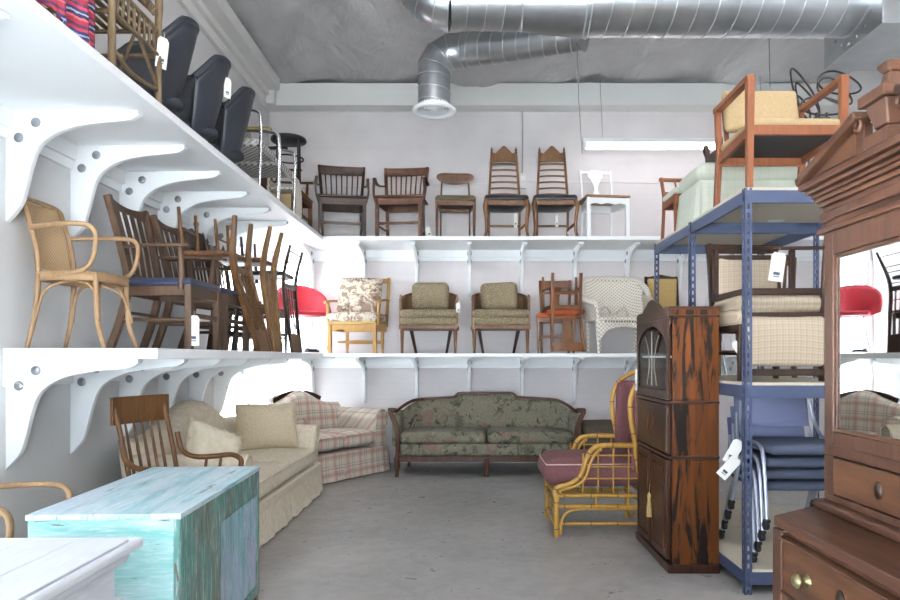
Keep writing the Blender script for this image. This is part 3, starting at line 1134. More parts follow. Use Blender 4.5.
    # arms
    if g('arms'):
        ah = g('ah', sh + 0.2)
        for s in (-1, 1):
            x, y = back_at(ah)
            style = g('arms')
            ax = W / 2 + g('aout', 0.02)
            if style == 'scroll':
                pts = catmull([(s * x, y, ah + 0.03), (s * (ax), y - 0.12, ah), (s * (ax + 0.01), -0.02, ah - 0.005), (s * ax, fy + 0.06, ah + 0.02), (s * ax, fy - 0.0, ah + 0.0)], 5)
                MB().sweep(pts, 0.035, 0.022).build('arm', wd, t, 0.005)
                MB().sweep(catmull([(s * (fx + 0.01), fy + 0.0, sh - 0.10), (s * (ax + 0.005), fy + 0.015, sh + 0.03), (s * ax, fy + 0.01, ah - 0.005)], 4), 0.026, 0.036).build('arm_support', wd, t, 0.004)
            elif style == 'flat':
                MB().sweep([(s * x, y, ah), (s * ax, 0, ah + 0.005), (s * (ax), fy - 0.03, ah)], [0.03, 0.045, 0.055], 0.02).build('arm', wd, t, 0.005)
                MB().tube([(s * (fx + 0.012), fy + 0.05, sh - 0.05), (s * (fx + 0.012), fy + 0.045, sh + 0.06), (s * ax, fy + 0.04, ah)], [.017, .021, .014], 10).build('arm_support', wd, t)
    # stretchers
    stt = g('stretch', 'H')
    zst = g('zs', sh * 0.35)
    sr = g('sr', 0.011)
    def side_pt(s, k, z):
        _, yb = back_at(z)
        return V(s * (fx + (bx_ - fx) * k), fy + (yb - fy) * k, z)
    if stt:
        if 'H' in stt or 'S' in stt:
            for s in (-1, 1):
                MB().tube([side_pt(s, 0, zst), side_pt(s, .5, zst), side_pt(s, 1, zst)], [sr, sr * 1.25, sr], 8).build('stretcher', wd, t)
        if 'H' in stt:
            MB().tube([side_pt(-1, .45, zst), side_pt(1, .45, zst)], sr, 8).build('stretcher', wd, t)
        if 'F' in stt:
            MB().bar(side_pt(-1, 0, zst + g('fo', 0.03)), side_pt(1, 0, zst + g('fo', 0.03)), 0.016, 0.032, side=(0, 1, 0)).build('stretcher', wd, t, 0.002, 1)
        if 'B' in stt:
            MB().tube([side_pt(-1, 1, zst + 0.05), side_pt(1, 1, zst + 0.05)], sr, 8).build('stretcher', wd, t)
    return t

tagn = 0
def price_tag(label, loc, rot=(0, 0, 0), w=0.055, h=0.11, string=0.05):
    t = thing('price_tag', label, 'price tag', loc)
    t.rotation_euler = rot
    ol = [(-w / 2, -h), (w / 2, -h), (w / 2, -0.018), (w / 2 - 0.014, 0), (-w / 2 + 0.014, 0), (-w / 2, -0.018)]
    c = MB().prism(ol, 0.0025).build('card', M['tag'], t)
    MB().bb(-w * 0.22, w * 0.22, -0.0022, -0.0014, -h * 0.78, -h * 0.68).bb(-w * 0.22, w * 0.22, -0.0022, -0.0014, -h * 0.85, -h * 0.82).build('print_mark', M['ink'], c)
    if string:
        MB().tube([(0, -0.002, -0.012), (0.003, 0, string * 0.5), (0, 0.004, string)], 0.0012, 5).build('string', M['string'], t)
    return t

UZ, LZ = ZU, ZL
# --- upper back shelf --------------------------------------------------------
a = chair('slat_armchair', 'dark brown slat-back armchair nearest the left corner on the high back shelf', 'chair',
          dict(W=.56, Wb=.52, Wt=.60, D=.46, H=.99, sh=.50, wood='darkwood', crest=(.88, .99), n=7, sw=.018, arms='scroll', ah=.70, seat='wood', apron=.08, leg='square', lw=.042, stretch='SF', zs=.15, fo=.02, lean=.1), 'armchairs on the high back shelf')
put(a, (-1.57, 8.04, UZ), R(12))
b = chair('slat_armchair', 'mid brown slat-back armchair beside the small round-backed chair', 'chair',
          dict(W=.56, Wb=.50, Wt=.58, D=.46, H=.97, sh=.50, wood='brownwood', crest=(.87, .97), n=7, sw=.018, arms='scroll', ah=.70, seat='wood', apron=.08, leg='square', lw=.042, stretch='SF', zs=.15, fo=.02, lean=.1), 'armchairs on the high back shelf')
put(b, (-.84, 8.04, UZ), R(-5))
c = chair('side_chair', 'small mid-century chair with curved oval crest and olive seat', 'chair',
          dict(W=.48, Wb=.40, Wt=.36, D=.44, H=.90, sh=.48, wood='brownwood', back='paddle', crest=(.75, .89), postH=.83, st=.05, seatmat='moss', leg='round', lw=.038, roundpost=True, pw=.022, stretch=None, apron=.05, rake=.03, puff=.01))
put(c, (-.19, 8.04, UZ), R(2))
def carved_crest(u, z0, z1):
    k = max(0.0, 1 - abs(u) / 0.66)
    return z0 + 0.012 * (1 - u * u), z0 + 0.115 + 0.095 * (0.5 - 0.5 * math.cos(PI * k)) ** 0.8 + (0.012 if abs(abs(u) - 0.5) < 0.1 else 0)
hb = dict(W=.52, Wb=.43, Wt=.35, D=.45, H=1.21, sh=.485, wood='carved', back='ladder', crest=(1.04, 1.19), cshape=carved_crest, n=7, finial=True, postH=1.17,
          seatmat='blackleather', st=.045, seatbottom=True, leg='cabriole', lw=.046, pw=.034, stretch='SB', zs=.17, lean=.10, sr=.014, apron=.05)
h1 = chair('tall_carved_chair', 'tall ladder-back chair with carved crest and finials, the one beside the olive-seated chair', 'chair', hb, 'tall carved chairs')
put(h1, (.42, 8.04, UZ), R(1))
h2 = dup(h1, (1.01, 8.04, UZ), R(-2), 'tall ladder-back chair with carved crest and finials, the one beside the white painted chair')
def ear_crest(u, z0, z1):
    return z0 + 0.015 * (1 - u * u) + 0.01, z1 - 0.02 * abs(u) ** 2 + 0.012 * math.cos(u * PI * 2) * (1 - abs(u))
wc = chair('white_chair', 'white painted splat-back dining chair with scalloped apron on the high back shelf', 'chair',
           dict(W=.52, Wb=.42, Wt=.44, D=.46, H=.93, sh=.50, wood='white', back='splat', crest=(.87, .93), cshape=ear_crest, n=3, seat='wood', seatmat='pale', apron=.09, scallop=True,
                leg='square', lw=.045, pw=.026, stretch='', zs=.15, splatw=lambda k: .05 + .028 * math.cos(k * 2 * PI + .4) + (.02 if k > .8 else 0)))
put(wc, (1.60, 8.04, UZ), R(7))
# --- lower back shelf: two stacked oak chairs -------------------------------
oakc = dict(W=.46, Wb=.38, Wt=.42, D=.42, H=.93, sh=.46, wood='warmoak', back='splat', crest=(.83, .93), seatmat='orangeseat', st=.03, leg='taper', lw=.04, stretch='SFB', zs=.17, lower=.52,
            splatw=lambda k: .05 + .05 * (k - .35) ** 2 * 2, lean=.12, apron=.05)
o1 = chair('oak_chair', 'oak splat-back chair with rust seat standing under its upturned twin', 'chair', oakc, 'stacked oak chairs on the lower back shelf')
put(o1, (1.04, 8.12, LZ), R(-6))
oakc2 = dict(oakc); oakc2.update(wood='warmoak', H=.93, splatmat='oak', stretch='SFB')
o2 = chair('oak_chair', 'upturned oak chair resting upside down on the seat of its twin', 'chair', oakc2, 'stacked oak chairs on the lower back shelf')
put(o2, (1.12, 8.06, LZ + .955), rot=(PI, 0, R(4)))
# ------------------------------------------------------------------ special seats on the back shelf
def low_tub_chair(label, loc, rz, tilt):
    """cane sided armchair with tweed cushions"""
    t = thing('cane_armchair', label, 'armchair', loc, rz, 'cane sided armchairs with tweed cushions')
    W, D = .70, .52
    wd = M['midwood']
    for s in (-1, 1):
        leg_mb('fluted', (s * (W / 2 - .035), -D / 2 + .03, 0), (s * (W / 2 - .035), -D / 2 + .03, .34), .05).build('leg', wd, t)
        leg_mb('taper', (s * (W / 2 - .16), D / 2 + .02, 0), (s * (W / 2 - .10), D / 2 - .06, .32), .045).build('leg', M['darkwood'], t)
    MB().bb(-W / 2, W / 2, -D / 2, D / 2, .285, .335).build('seat_frame', wd, t, .006)
    for s in (-1, 1):
        p = MB().sweep([(s * (W / 2 - .02), -D / 2 + .03, .33), (s * (W / 2 - .02), -D / 2 + .03, .64)], .034, .034)
        po = p.build('arm_post', wd, t, .004)
        MB().lathe([(.0, .055), (.012, .045), (.018, .028), (.012, .012), (.02, .0), (.02, -.01)], 10, o=(s * (W / 2 - .02), -D / 2 + .03, .645)).build('finial', wd, po)
        top = catmull([(s * (W / 2 - .02), -D / 2 + .03, .63), (s * (W / 2 - .015), -.05, .66), (s * (W / 2 - .04), D / 2 - .08, .72), (s * (W / 2 - .16), D / 2, .76), (0, D / 2 + .03, .77)], 5)
        MB().sweep(top, .03, .03, side=(0, 0, 1)).build('arm_rail', wd, t, .004)
        vs, fs = [], []
        for i, p in enumerate(top):
            q = Vector((p.x * .985, p.y, .33))
            for dd in (-.006, .006):
                vs += [Vector((p.x + dd * (1 if abs(p.x) > .2 else 0), p.y + dd, p.z)), Vector((q.x + dd * (1 if abs(p.x) > .2 else 0), q.y + dd, q.z))]
        n = len(top)
        for i in range(n - 1):
            a = i * 4
            fs += [(a, a + 1, a + 5, a + 4), (a + 2, a + 6, a + 7, a + 3), (a, a + 4, a + 6, a + 2), (a + 1, a + 3, a + 7, a + 5)]
        MB().add(vs, fs).build('cane_panel', M['dcane'], t)
    MB().rbox((0, -.015, .385), (W - .02, D - .02, .10), .035, 5).build('seat_base', M['tweed'], t)
    MB().rbox((0, -.03, .475), (W - .02, D - .03, .09), .042, 6, puff=.015).build('seat_cushion', M['tweed'], t)
    m = Matrix.Translation((0, .10, .70)) @ Matrix.Rotation(tilt, 4, 'Y') @ Matrix.Rotation(R(-14), 4, 'X')
    MB().rbox((0, 0, 0), (.46, .15, .36), .07, 6, puff=.03, axis=1, mat=m).build('back_cushion', M['tweed'], t)
    return t
low_tub_chair('cane-sided armchair with tweed cushions, directly beside the floral-cushioned chair', (-.50, 8.04, LZ), 0, 0)
low_tub_chair('cane-sided armchair with tweed cushions, directly beside the stacked oak chairs', (.35, 8.04, LZ), R(1), R(-3))

# floral cushioned maple armchair
t = thing('floral_armchair', 'honey maple armchair with large brown floral cushions on the lower back shelf', 'armchair', (-1.37, 8.04, LZ), R(-10))
W, D = .62, .50
wd = M['maple']
for s in (-1, 1):
    leg_mb('square', (s * (W / 2 - .03), -D / 2 + .03, 0), (s * (W / 2 - .03), -D / 2 + .03, .34), .045).build('leg', wd, t, .004)
    leg_mb('turned', (s * (W / 2 - .08), D / 2 - .02, 0), (s * (W / 2 - .08), D / 2 - .02, .34), .045).build('leg', wd, t)
    MB().sweep(catmull([(s * (W / 2 - .03), D / 2 - .03, .33), (s * (W / 2 - .02), D / 2, .6), (s * (W / 2 - .02), D / 2 + .06, .95)], 4), .034, .04).build('back_post', wd, t, .005)
    MB().sweep(catmull([(s * (W / 2 - .01), D / 2, .66), (s * (W / 2 + .02), 0, .645), (s * (W / 2 + .02), -D / 2 + .06, .62), (s * (W / 2 + .02), -D / 2 + .0, .60)], 4), .04, .028).build('arm', wd, t, .006)
    leg_mb('turned', (s * (W / 2), -D / 2 + .06, .33), (s * (W / 2 + .01), -D / 2 + .06, .62), .045).build('arm_support', wd, t)
ol = [(-W / 2 + .04, .34), (-W / 2 + .04, .26)]
for i in range(25):
    u = i / 24
    ol.append((-W / 2 + .04 + (W - .08) * u, .262 + .02 * (0.5 - 0.5 * math.cos(u * 4 * PI))))
ol.append((W / 2 - .04, .34))
fr = MB().prism(ol, .022, Matrix.Translation((0, -D / 2 + .03, 0)))
fr.bb(-W / 2 + .04, W / 2 - .04, D / 2 - .04, D / 2 - .02, .27, .34)
fr.bb(-W / 2 + .02, -W / 2 + .04, -D / 2 + .04, D / 2 - .04, .27, .34).bb(W / 2 - .04, W / 2 - .02, -D / 2 + .04, D / 2 - .04, .27, .34)
fr.build('seat_frame', wd, t, .003)
MB().sweep([(-W / 2 + .08, D / 2 - .02, .14), (W / 2 - .08, D / 2 - .02, .14)], .02, .04, side=(0, 1, 0)).tube([(-W / 2 + .05, 0, .14), (0, 0, .14), (W / 2 - .05, 0, .14)], [.012, .022, .012], 8).build('stretcher', wd, t)
MB().sweep([(-W / 2 + .02, D / 2 + .06, .91), (0, D / 2 + .09, .93), (W / 2 - .02, D / 2 + .06, .91)], .06, .02, side=(0, 0, 1)).build('crest_rail', wd, t, .004)
MB().rbox((0, 0, .365), (W - .03, D - .02, .045), .02, 5).build('seat_deck', M['yellowseat'], t)
MB().rbox((0, -.02, .43), (W + .01, D - .02, .11), .05, 6, puff=.02).build('seat_cushion', M['damask'], t)
m = Matrix.Translation((-.02, .10, .69)) @ Matrix.Rotation(R(-14), 4, 'X') @ Matrix.Rotation(R(2), 4, 'Y')
MB().pillow(lambda u, v: ((u - .5) * .54, (v - .5) * .50), .20, 14, mat=m, q=.45).build('back_cushion', M['damask'], t)

# red shell armchair
def shell(root, mat, W=.6, D=.5, seat=.42, Hb=.84, Ha=.64, th=.02, base_r=0.25, vexp=0.35):
    """moulded tub: smooth shell open to -y"""
    n, m_ = 26, 10
    vs, fs = [], []
    for layer in (0, 1):
        off = th if layer else 0
        for i in range(n + 1):
            u = i / n
            a = -1.18 * PI / 2 - 0.0 + u * (2.36 * PI / 2)      # angle from +y
            k = math.cos(a * 0.62)
            top = Ha + (Hb - Ha) * max(0, math.cos(min(abs(a) * 1.15, PI / 2))) ** 0.7
            if abs(a) > 1.35:
                top -= (abs(a) - 1.35) * 0.35
            for j in range(m_ + 1):
                v = j / m_
                rr = (base_r + (1 - base_r) * v ** vexp) if v > 0 else 0.0
                x = math.sin(a) * (W / 2 - off) * rr * (1 + .10 * v ** 2)
                y = math.cos(a) * (D / 2 - off) * rr * (1 + .16 * v ** 2)
                z = seat + (top - seat) * max(0, v - .12) ** 1.5 / (.88 ** 1.5) + (off if v < .3 else 0)
                vs.append(V(x, y, z))
    K = (n + 1) * (m_ + 1)
    for l in (0, K):
        for i in range(n):
            for j in range(m_):
                a = l + i * (m_ + 1) + j
                fs.append((a, a + 1, a + m_ + 2, a + m_ + 1))
    for i in range(n):
        a = i * (m_ + 1) + m_
        fs.append((a, a + m_ + 1, a + m_ + 1 + K, a + K))
    for i in (0, n):
        for j in range(m_):
            a = i * (m_ + 1) + j
            fs.append((a, a + 1, a + 1 + K, a + K))
    return MB().add(vs, fs, True).build('shell', mat, root)
t = thing('red_armchair', 'bright red moulded armchair on steel legs in the corner of the lower shelf', 'armchair', (-2.02, 8.0, LZ), R(35))
shell(t, M['red'], .60, .54, .45, .86, .66)
MB().rbox((0, -.03, .475), (.42, .40, .05), .024, 5, puff=.01).build('seat_pad', M['red'], t)
for s in (-1, 1):
    for q in (-1, 1):
        MB().tube([(s * .22, q * .20, 0.008), (s * .14, q * .12, .44)], .009, 8).build('leg', M['steel'], t)
MB().tube([(-.14, -.12, .44), (.14, -.12, .44), (.14, .12, .44), (-.14, .12, .44)], .008, 8, closed=True).build('under_frame', M['steel'], t)

# white wicker armchair
t = thing('wicker_armchair', 'white wicker armchair with rolled back and arms on the lower back shelf', 'armchair', (1.77, 7.98, LZ), R(8))
t.scale = (.98, .94, .97)
W, D = .66, .50
wk = M['wicker']
for s in (-1, 1):
    for q in (-1, 1):
        MB().tube([(s * (W / 2 - .03), q * (D / 2 - .04), 0), (s * (W / 2 - .02), q * (D / 2 - .04), .2), (s * (W / 2 - .01), q * (D / 2 - .04), .42)], [.022, .024, .03], 10).build('leg', wk, t)
MB().rbox((0, -.01, .42), (W, D, .06), .025, 5).build('seat', wk, t)
ol = [(-W / 2 + .01, .41), (-W / 2 + .01, .16)]
for i in range(17):
    u = i / 16
    ol.append((-W / 2 + .03 + (W - .06) * u, .16 + .17 * math.sin(PI * u) ** .45))
ol += [(W / 2 - .01, .16), (W / 2 - .01, .41)]
sk = MB().prism(ol, .014, Matrix.Translation((0, -D / 2 + .02, 0)))
sk.tube(catmull([(x, -D / 2 + .012, z) for x, z in ol[2:19:2]], 3), .010, 6)
sk.build('front_skirt', wk, t)
dark = MB()
for i in range(15):
    dark.box((-.23 + .033 * i, -D / 2 - .004, .385), (.012, .012, .02), rot=(0, R(25), 0))
dark.build('openwork_band', plain('wicker_gap', S(90, 84, 76), 0.9), t)
def wb(u, v):
    a = (u - .5) * 2
    return a * (W / 2 + .02 + .05 * v), .42 + v * (.52 - .05 * abs(a) ** 4), .20 + .10 * v - .13 * abs(a) ** 3
MB().pillow(wb, .035, 22, 12, p=14, q=.3).build('backrest', wk, t)
roll = catmull([(-W / 2 - .07, -.02, .62), (-W / 2 - .09, .10, .80), (-W / 2 - .02, .24, .91), (-.18, .31, .95), (.18, .31, .95), (W / 2 + .02, .24, .91), (W / 2 + .09, .10, .80), (W / 2 + .07, -.02, .62)], 6)
MB().tube(roll, [.03 + .02 * math.sin(PI * i / (len(roll) - 1)) for i in range(len(roll))], 10).build('rolled_edge', wk, t)
for s in (-1, 1):
    arm = catmull([(s * (W / 2 + .08), .10, .70), (s * (W / 2 + .06), -.12, .64), (s * (W / 2 + .02), -D / 2 + .0, .58), (s * (W / 2 - .0), -D / 2 - .01, .44)], 6)
    MB().tube(arm, [.05 - .026 * i / (len(arm) - 1) for i in range(len(arm))], 10).build('arm', wk, t)
    MB().sweep([(s * (W / 2 + .02), -D / 2 + .04, .51), (s * (W / 2 + .05), .16, .54)], .014, .22).build('side_panel', wk, t)
    MB().tube(catmull([(s * .2, .14, .46), (s * .12, .10, .60), (0.04 * s, .11, .50)], 5), .012, 6).build('scroll', wk, t)

yc = chair('yellow_chair', 'dark wood chair with yellow cloth back at the right end of the lower back shelf', 'chair',
           dict(W=.46, Wb=.42, D=.44, H=.97, sh=.46, wood='darkwood', crest=(.93, .97), back='slats', n=2, seatmat='yellowseat', lw=.036,
                cshape=lambda u, a, b: (a, b + .03 * max(0, 1 - abs(u) * 1.4))))
put(yc, (2.40, 8.06, LZ), 0)
MB().rbox((0, .225, .72), (.36, .03, .44), .014, 4, puff=.012, axis=1).build('back_pad', M['yellowseat'], yc)

# ------------------------------------------------------------------ lower left shelf (chairs face +x)
def bentwood(label, loc, rz):
    t = thing('bentwood_armchair', label, 'armchair', loc, rz)
    wd = M['pale']
    W, D, sh = .46, .44, .45
    def ring(rx, ry, y0, z):
        return [(rx * math.copysign(abs(math.cos(a)) ** .6, math.cos(a)), y0 + ry * math.copysign(abs(math.sin(a)) ** .6, math.sin(a)), z) for a in [2 * PI * k / 40 for k in range(40)]]
    MB().sweep(ring(W / 2 - .01, D / 2 - .01, 0, sh - .025), .055, .03, side=(0, 0, 1), closed=True, smooth=True).build('seat_ring', wd, t)
    MB().rbox((0, 0, sh - .008), (W - .05, D - .05, .014), .006, 4).build('seat', M['pale'], t)
    for s in (-1, 1):
        MB().tube(catmull([(s * .19, -.22, 0), (s * .17, -.175, .12), (s * .175, -.18, .3), (s * .19, -.17, .45)], 5), [.012] + [.016] * 20, 10).build('leg', wd, t) if False else None
        pts = catmull([(s * .20, -.25, 0), (s * .185, -.20, .14), (s * .18, -.185, .3), (s * .18, -.18, .44)], 5)
        MB().tube(pts, [.012 + .004 * min(1, i / 5) for i in range(len(pts))], 10).build('leg', wd, t)
        pts = catmull([(s * .19, .27, 0), (s * .185, .22, .2), (s * .18, .20, .45), (s * .185, .225, .65), (s * .185, .30, .87)], 5)
        MB().tube(pts, [.013 + .004 * min(1, i / 5) for i in range(len(pts))], 10).build('back_post', wd, t)
        arm = catmull([(s * .20, .235, .71), (s * .245, .05, .72), (s * .26, -.12, .72), (s * .258, -.20, .70), (s * .252, -.225, .64), (s * .245, -.20, .52), (s * .235, -.12, .455), (s * .225, .06, .435)], 6)
        MB().tube(arm, .015, 10).build('arm', wd, t)
        hoop = catmull([(s * .20, -.215, .17), (s * .165, -.16, .34), (s * .12, -.05, .40), (s * .12, .06, .40), (s * .165, .17, .34), (s * .19, .215, .17)], 6)
        MB().tube(hoop, .010, 8).build('hoop_brace', wd, t)
    hoop = catmull([(-.19, -.205, .2), (-.12, -.17, .38), (0, -.16, .405), (.12, -.17, .38), (.19, -.205, .2)], 6)
    MB().tube(hoop, .010, 8).build('hoop_brace', wd, t)
    top = catmull([(-.185, .30, .87), (-.15, .325, .895), (0, .35, .905), (.15, .325, .895), (.185, .30, .87)], 5)
    MB().tube(top, .016, 10).build('crest_rail', wd, t)
    def fn(u, v):
        a = (u - .5) * 2
        z = .48 + v * .41
        return a * .172, z, .205 + .11 * ((z - .45) / .42) ** 1.3 + .035 * (1 - a * a)
    MB().pillow(fn, .02, 14, 10, p=20, q=.3).build('cane_back', M['cane'], t)
    return t
bentwood('pale bentwood armchair with cane back at the near end of the lower left shelf', (-2.30, 3.94, LZ), R(90)).scale = (.93, .86, .97)
bentwood('pale bentwood armchair on the floor, mostly hidden behind the white table', (-2.20, 3.02, 0), R(96))

mission = dict(W=.52, Wb=.48, Wt=.54, D=.46, H=1.02, sh=.45, wood='greywood', crest=(.93, 1.02), n=4, sw=.05, arms='flat', ah=.68, seatmat='blueleather', st=.022, puff=.005,
               leg='square', lw=.046, stretch='SFB', zs=.20, lean=.12, apron=.07, aout=.03, cshape=lambda u, a, b: (a + .02 * (1 - u * u), b - .03 * (1 - u * u)), rake=.12)
m1 = chair('slat_armchair', 'weathered brown slat-back armchair with navy seat and a white tag on its leg', 'armchair', mission, 'navy-seated armchairs on the lower left shelf')
put(m1, (-2.07, 4.60, LZ), R(90))
m2 = dup(m1, (-2.07, 5.22, LZ), R(90), 'weathered brown slat-back armchair with navy seat, the farther of its pair')
pressed = lambda u, a, b: (a, b + .035 * math.cos(u * PI / 2) + .012 * math.cos(u * 3 * PI))
wd1 = chair('pressed_back_chair', 'dark pressed-back chair with arched carved crest behind the navy-seated armchairs', 'chair',
            dict(W=.46, Wb=.42, Wt=.42, D=.44, H=1.06, sh=.46, wood='darkwood', crest=(.90, 1.04), cshape=pressed, n=5, spindle=True, seat='wood', leg='turned', lw=.044, stretch='SFB', finial=True, postH=1.02, lean=.12))
put(wd1, (-2.15, 5.78, LZ), R(84))
wd2 = chair('pressed_back_chair', 'brown chair with turned posts standing farther along behind the upturned chairs', 'chair',
            dict(W=.46, Wb=.44, Wt=.44, D=.42, H=1.02, sh=.46, wood='midwood', crest=(.86, .98), cshape=pressed, n=5, spindle=True, seat='wood', leg='turned', lw=.046, stretch='SFB', finial=True, postH=1.0, roundpost=True, lean=.08))
put(wd2, (-2.2, 6.36, LZ), R(90))
wd3 = chair('dark_chair', 'dark ladder-back chair on the lower left shelf in front of the window', 'chair',
            dict(W=.46, Wb=.42, D=.42, H=1.0, sh=.46, wood='darkwood', back='ladder', n=4, crest=(.90, 1.0), seat='wood', leg='round', lw=.036, stretch='SFB'))
put(wd3, (-2.2, 6.95, LZ), R(90))

# upturned chairs with long curved posts leaning at the shelf edge
def upturned(label, top0, top1, bot0, bot1, wd, r, lean_x=0.0, group='upturned chairs leaning at the shelf edge', seat=True, n=4, plate=True, ladder=0):
    """tops and bottoms of the two posts in world coordinates"""
    base = (Vector(bot0) + Vector(bot1)) / 2
    base.z = LZ
    t = thing('upturned_chair', label, 'chair', base, 0, group)
    L = []
    for p0, p1 in ((top0, bot0), (top1, bot1)):
        a, b = Vector(p0) - base, Vector(p1) - base
        a.z += 0; b.z += 0
        m1_ = a.lerp(b, .33) + V(-.05, -.03 * 1, 0) + V(0, -.05, -.0)
        m2_ = a.lerp(b, .66) + V(-.04, -.03, 0)
        pts = catmull([a, m1_, m2_, b], 6)
        L.append(pts)
        k = len(pts)
        MB().sweep(pts, [r * (1.0 + .5 * math.sin(PI * i / (k - 1))) for i in range(k)], [r * (1.0 + .7 * math.sin(PI * i / (k - 1))) for i in range(k)], side=(1, 0, 0)).build('back_post', wd, t, r * .3)
    A, B = L
    k = len(A)
    if plate:
        i0 = int(k * .80)
        q = [A[i0], B[i0], B[-1], A[-1]]
        mb = MB()
        nrm = (q[1] - q[0]).cross(q[3] - q[0]).normalized() * .011
        vs = [p + nrm for p in q] + [p - nrm for p in q]
        mb.add(vs, [(0, 1, 2, 3), (7, 6, 5, 4), (0, 4, 5, 1), (1, 5, 6, 2), (2, 6, 7, 3), (3, 7, 4, 0)])
        mb.build('crest_rail', wd, t, .004)
    for i in range(n):
        f = (i + 1) / (n + 1)
        MB().sweep([A[int(k * .42)].lerp(B[int(k * .42)], f), A[int(k * .84)].lerp(B[int(k * .84)], f)], .012, .02).build('back_slat', wd, t, .002, 1)
    MB().sweep([A[int(k * .42)], B[int(k * .42)]], .05, .02, side=(0, 0, 1)).build('back_rail', wd, t, .003)
    for i in range(ladder):
        j = int(k * (.08 + .08 * i))
        MB().tube([A[j], B[j]], .006, 6).build('ladder_rung', wd, t)
    if seat:
        c0, c1 = A[int(k * .36)], B[int(k * .36)]
        mid = (c0 + c1) / 2
        wY = (c1 - c0).length
        MB().rbox((mid.x - .22, mid.y, mid.z + .06), (.42, wY * .98, .045), .02, 4).build('seat', M['blackleather'] if wd == M['darkwood'] else M['midwood'], t)
        for s in (-1, 1):
            MB().tube([(mid.x - .40, mid.y + s * wY * .42, mid.z), (mid.x - .43, mid.y + s * wY * .46, mid.z + .42)], [.020, .014], 8).build('leg', wd, t)
        MB().tube([(mid.x - .415, mid.y - wY * .44, mid.z + .25), (mid.x - .415, mid.y + wY * .44, mid.z + .25)], .009, 8).build('stretcher', wd, t)
    return t
w1 = wood('sabre_oak', S(84, 58, 34), S(132, 94, 58), 0.4)
w2 = wood('sabre_oak_light', S(104, 74, 40), S(150, 112, 66), 0.4)
upturned('brown upturned chair with long sabre legs, the one beside the farther navy-seated armchair', (-1.80, 5.03, 2.44), (-1.80, 5.40, 2.45), (-1.765, 5.50, LZ), (-1.765, 5.80, LZ), w1, .034)
upturned('lighter oak upturned chair with sabre legs, its posts rising just left of the window bracket', (-1.80, 5.92, 2.53), (-1.80, 6.28, 2.54), (-1.765, 5.92, LZ), (-1.765, 6.14, LZ), w2, .034)
upturned('thin dark upturned ladder-back chair leaning beside the red armchair', (-1.84, 6.72, 2.50), (-1.84, 7.20, 2.50), (-1.765, 6.50, LZ), (-1.765, 6.88, LZ), M['darkwood'], .022, ladder=6, seat=True)
t = thing('black_cable', 'small coil of black cable at the shelf corner below the red armchair', 'cable', (-1.80, 7.45, LZ))
MB().tube([(.07 * math.cos(a) * (1 + .2 * math.sin(2.3 * a)), .07 * math.sin(a), .012 + .012 * (a / 6)) for a in [k * .35 for k in range(50)]], .007, 6).build('coil', M['black'], t)
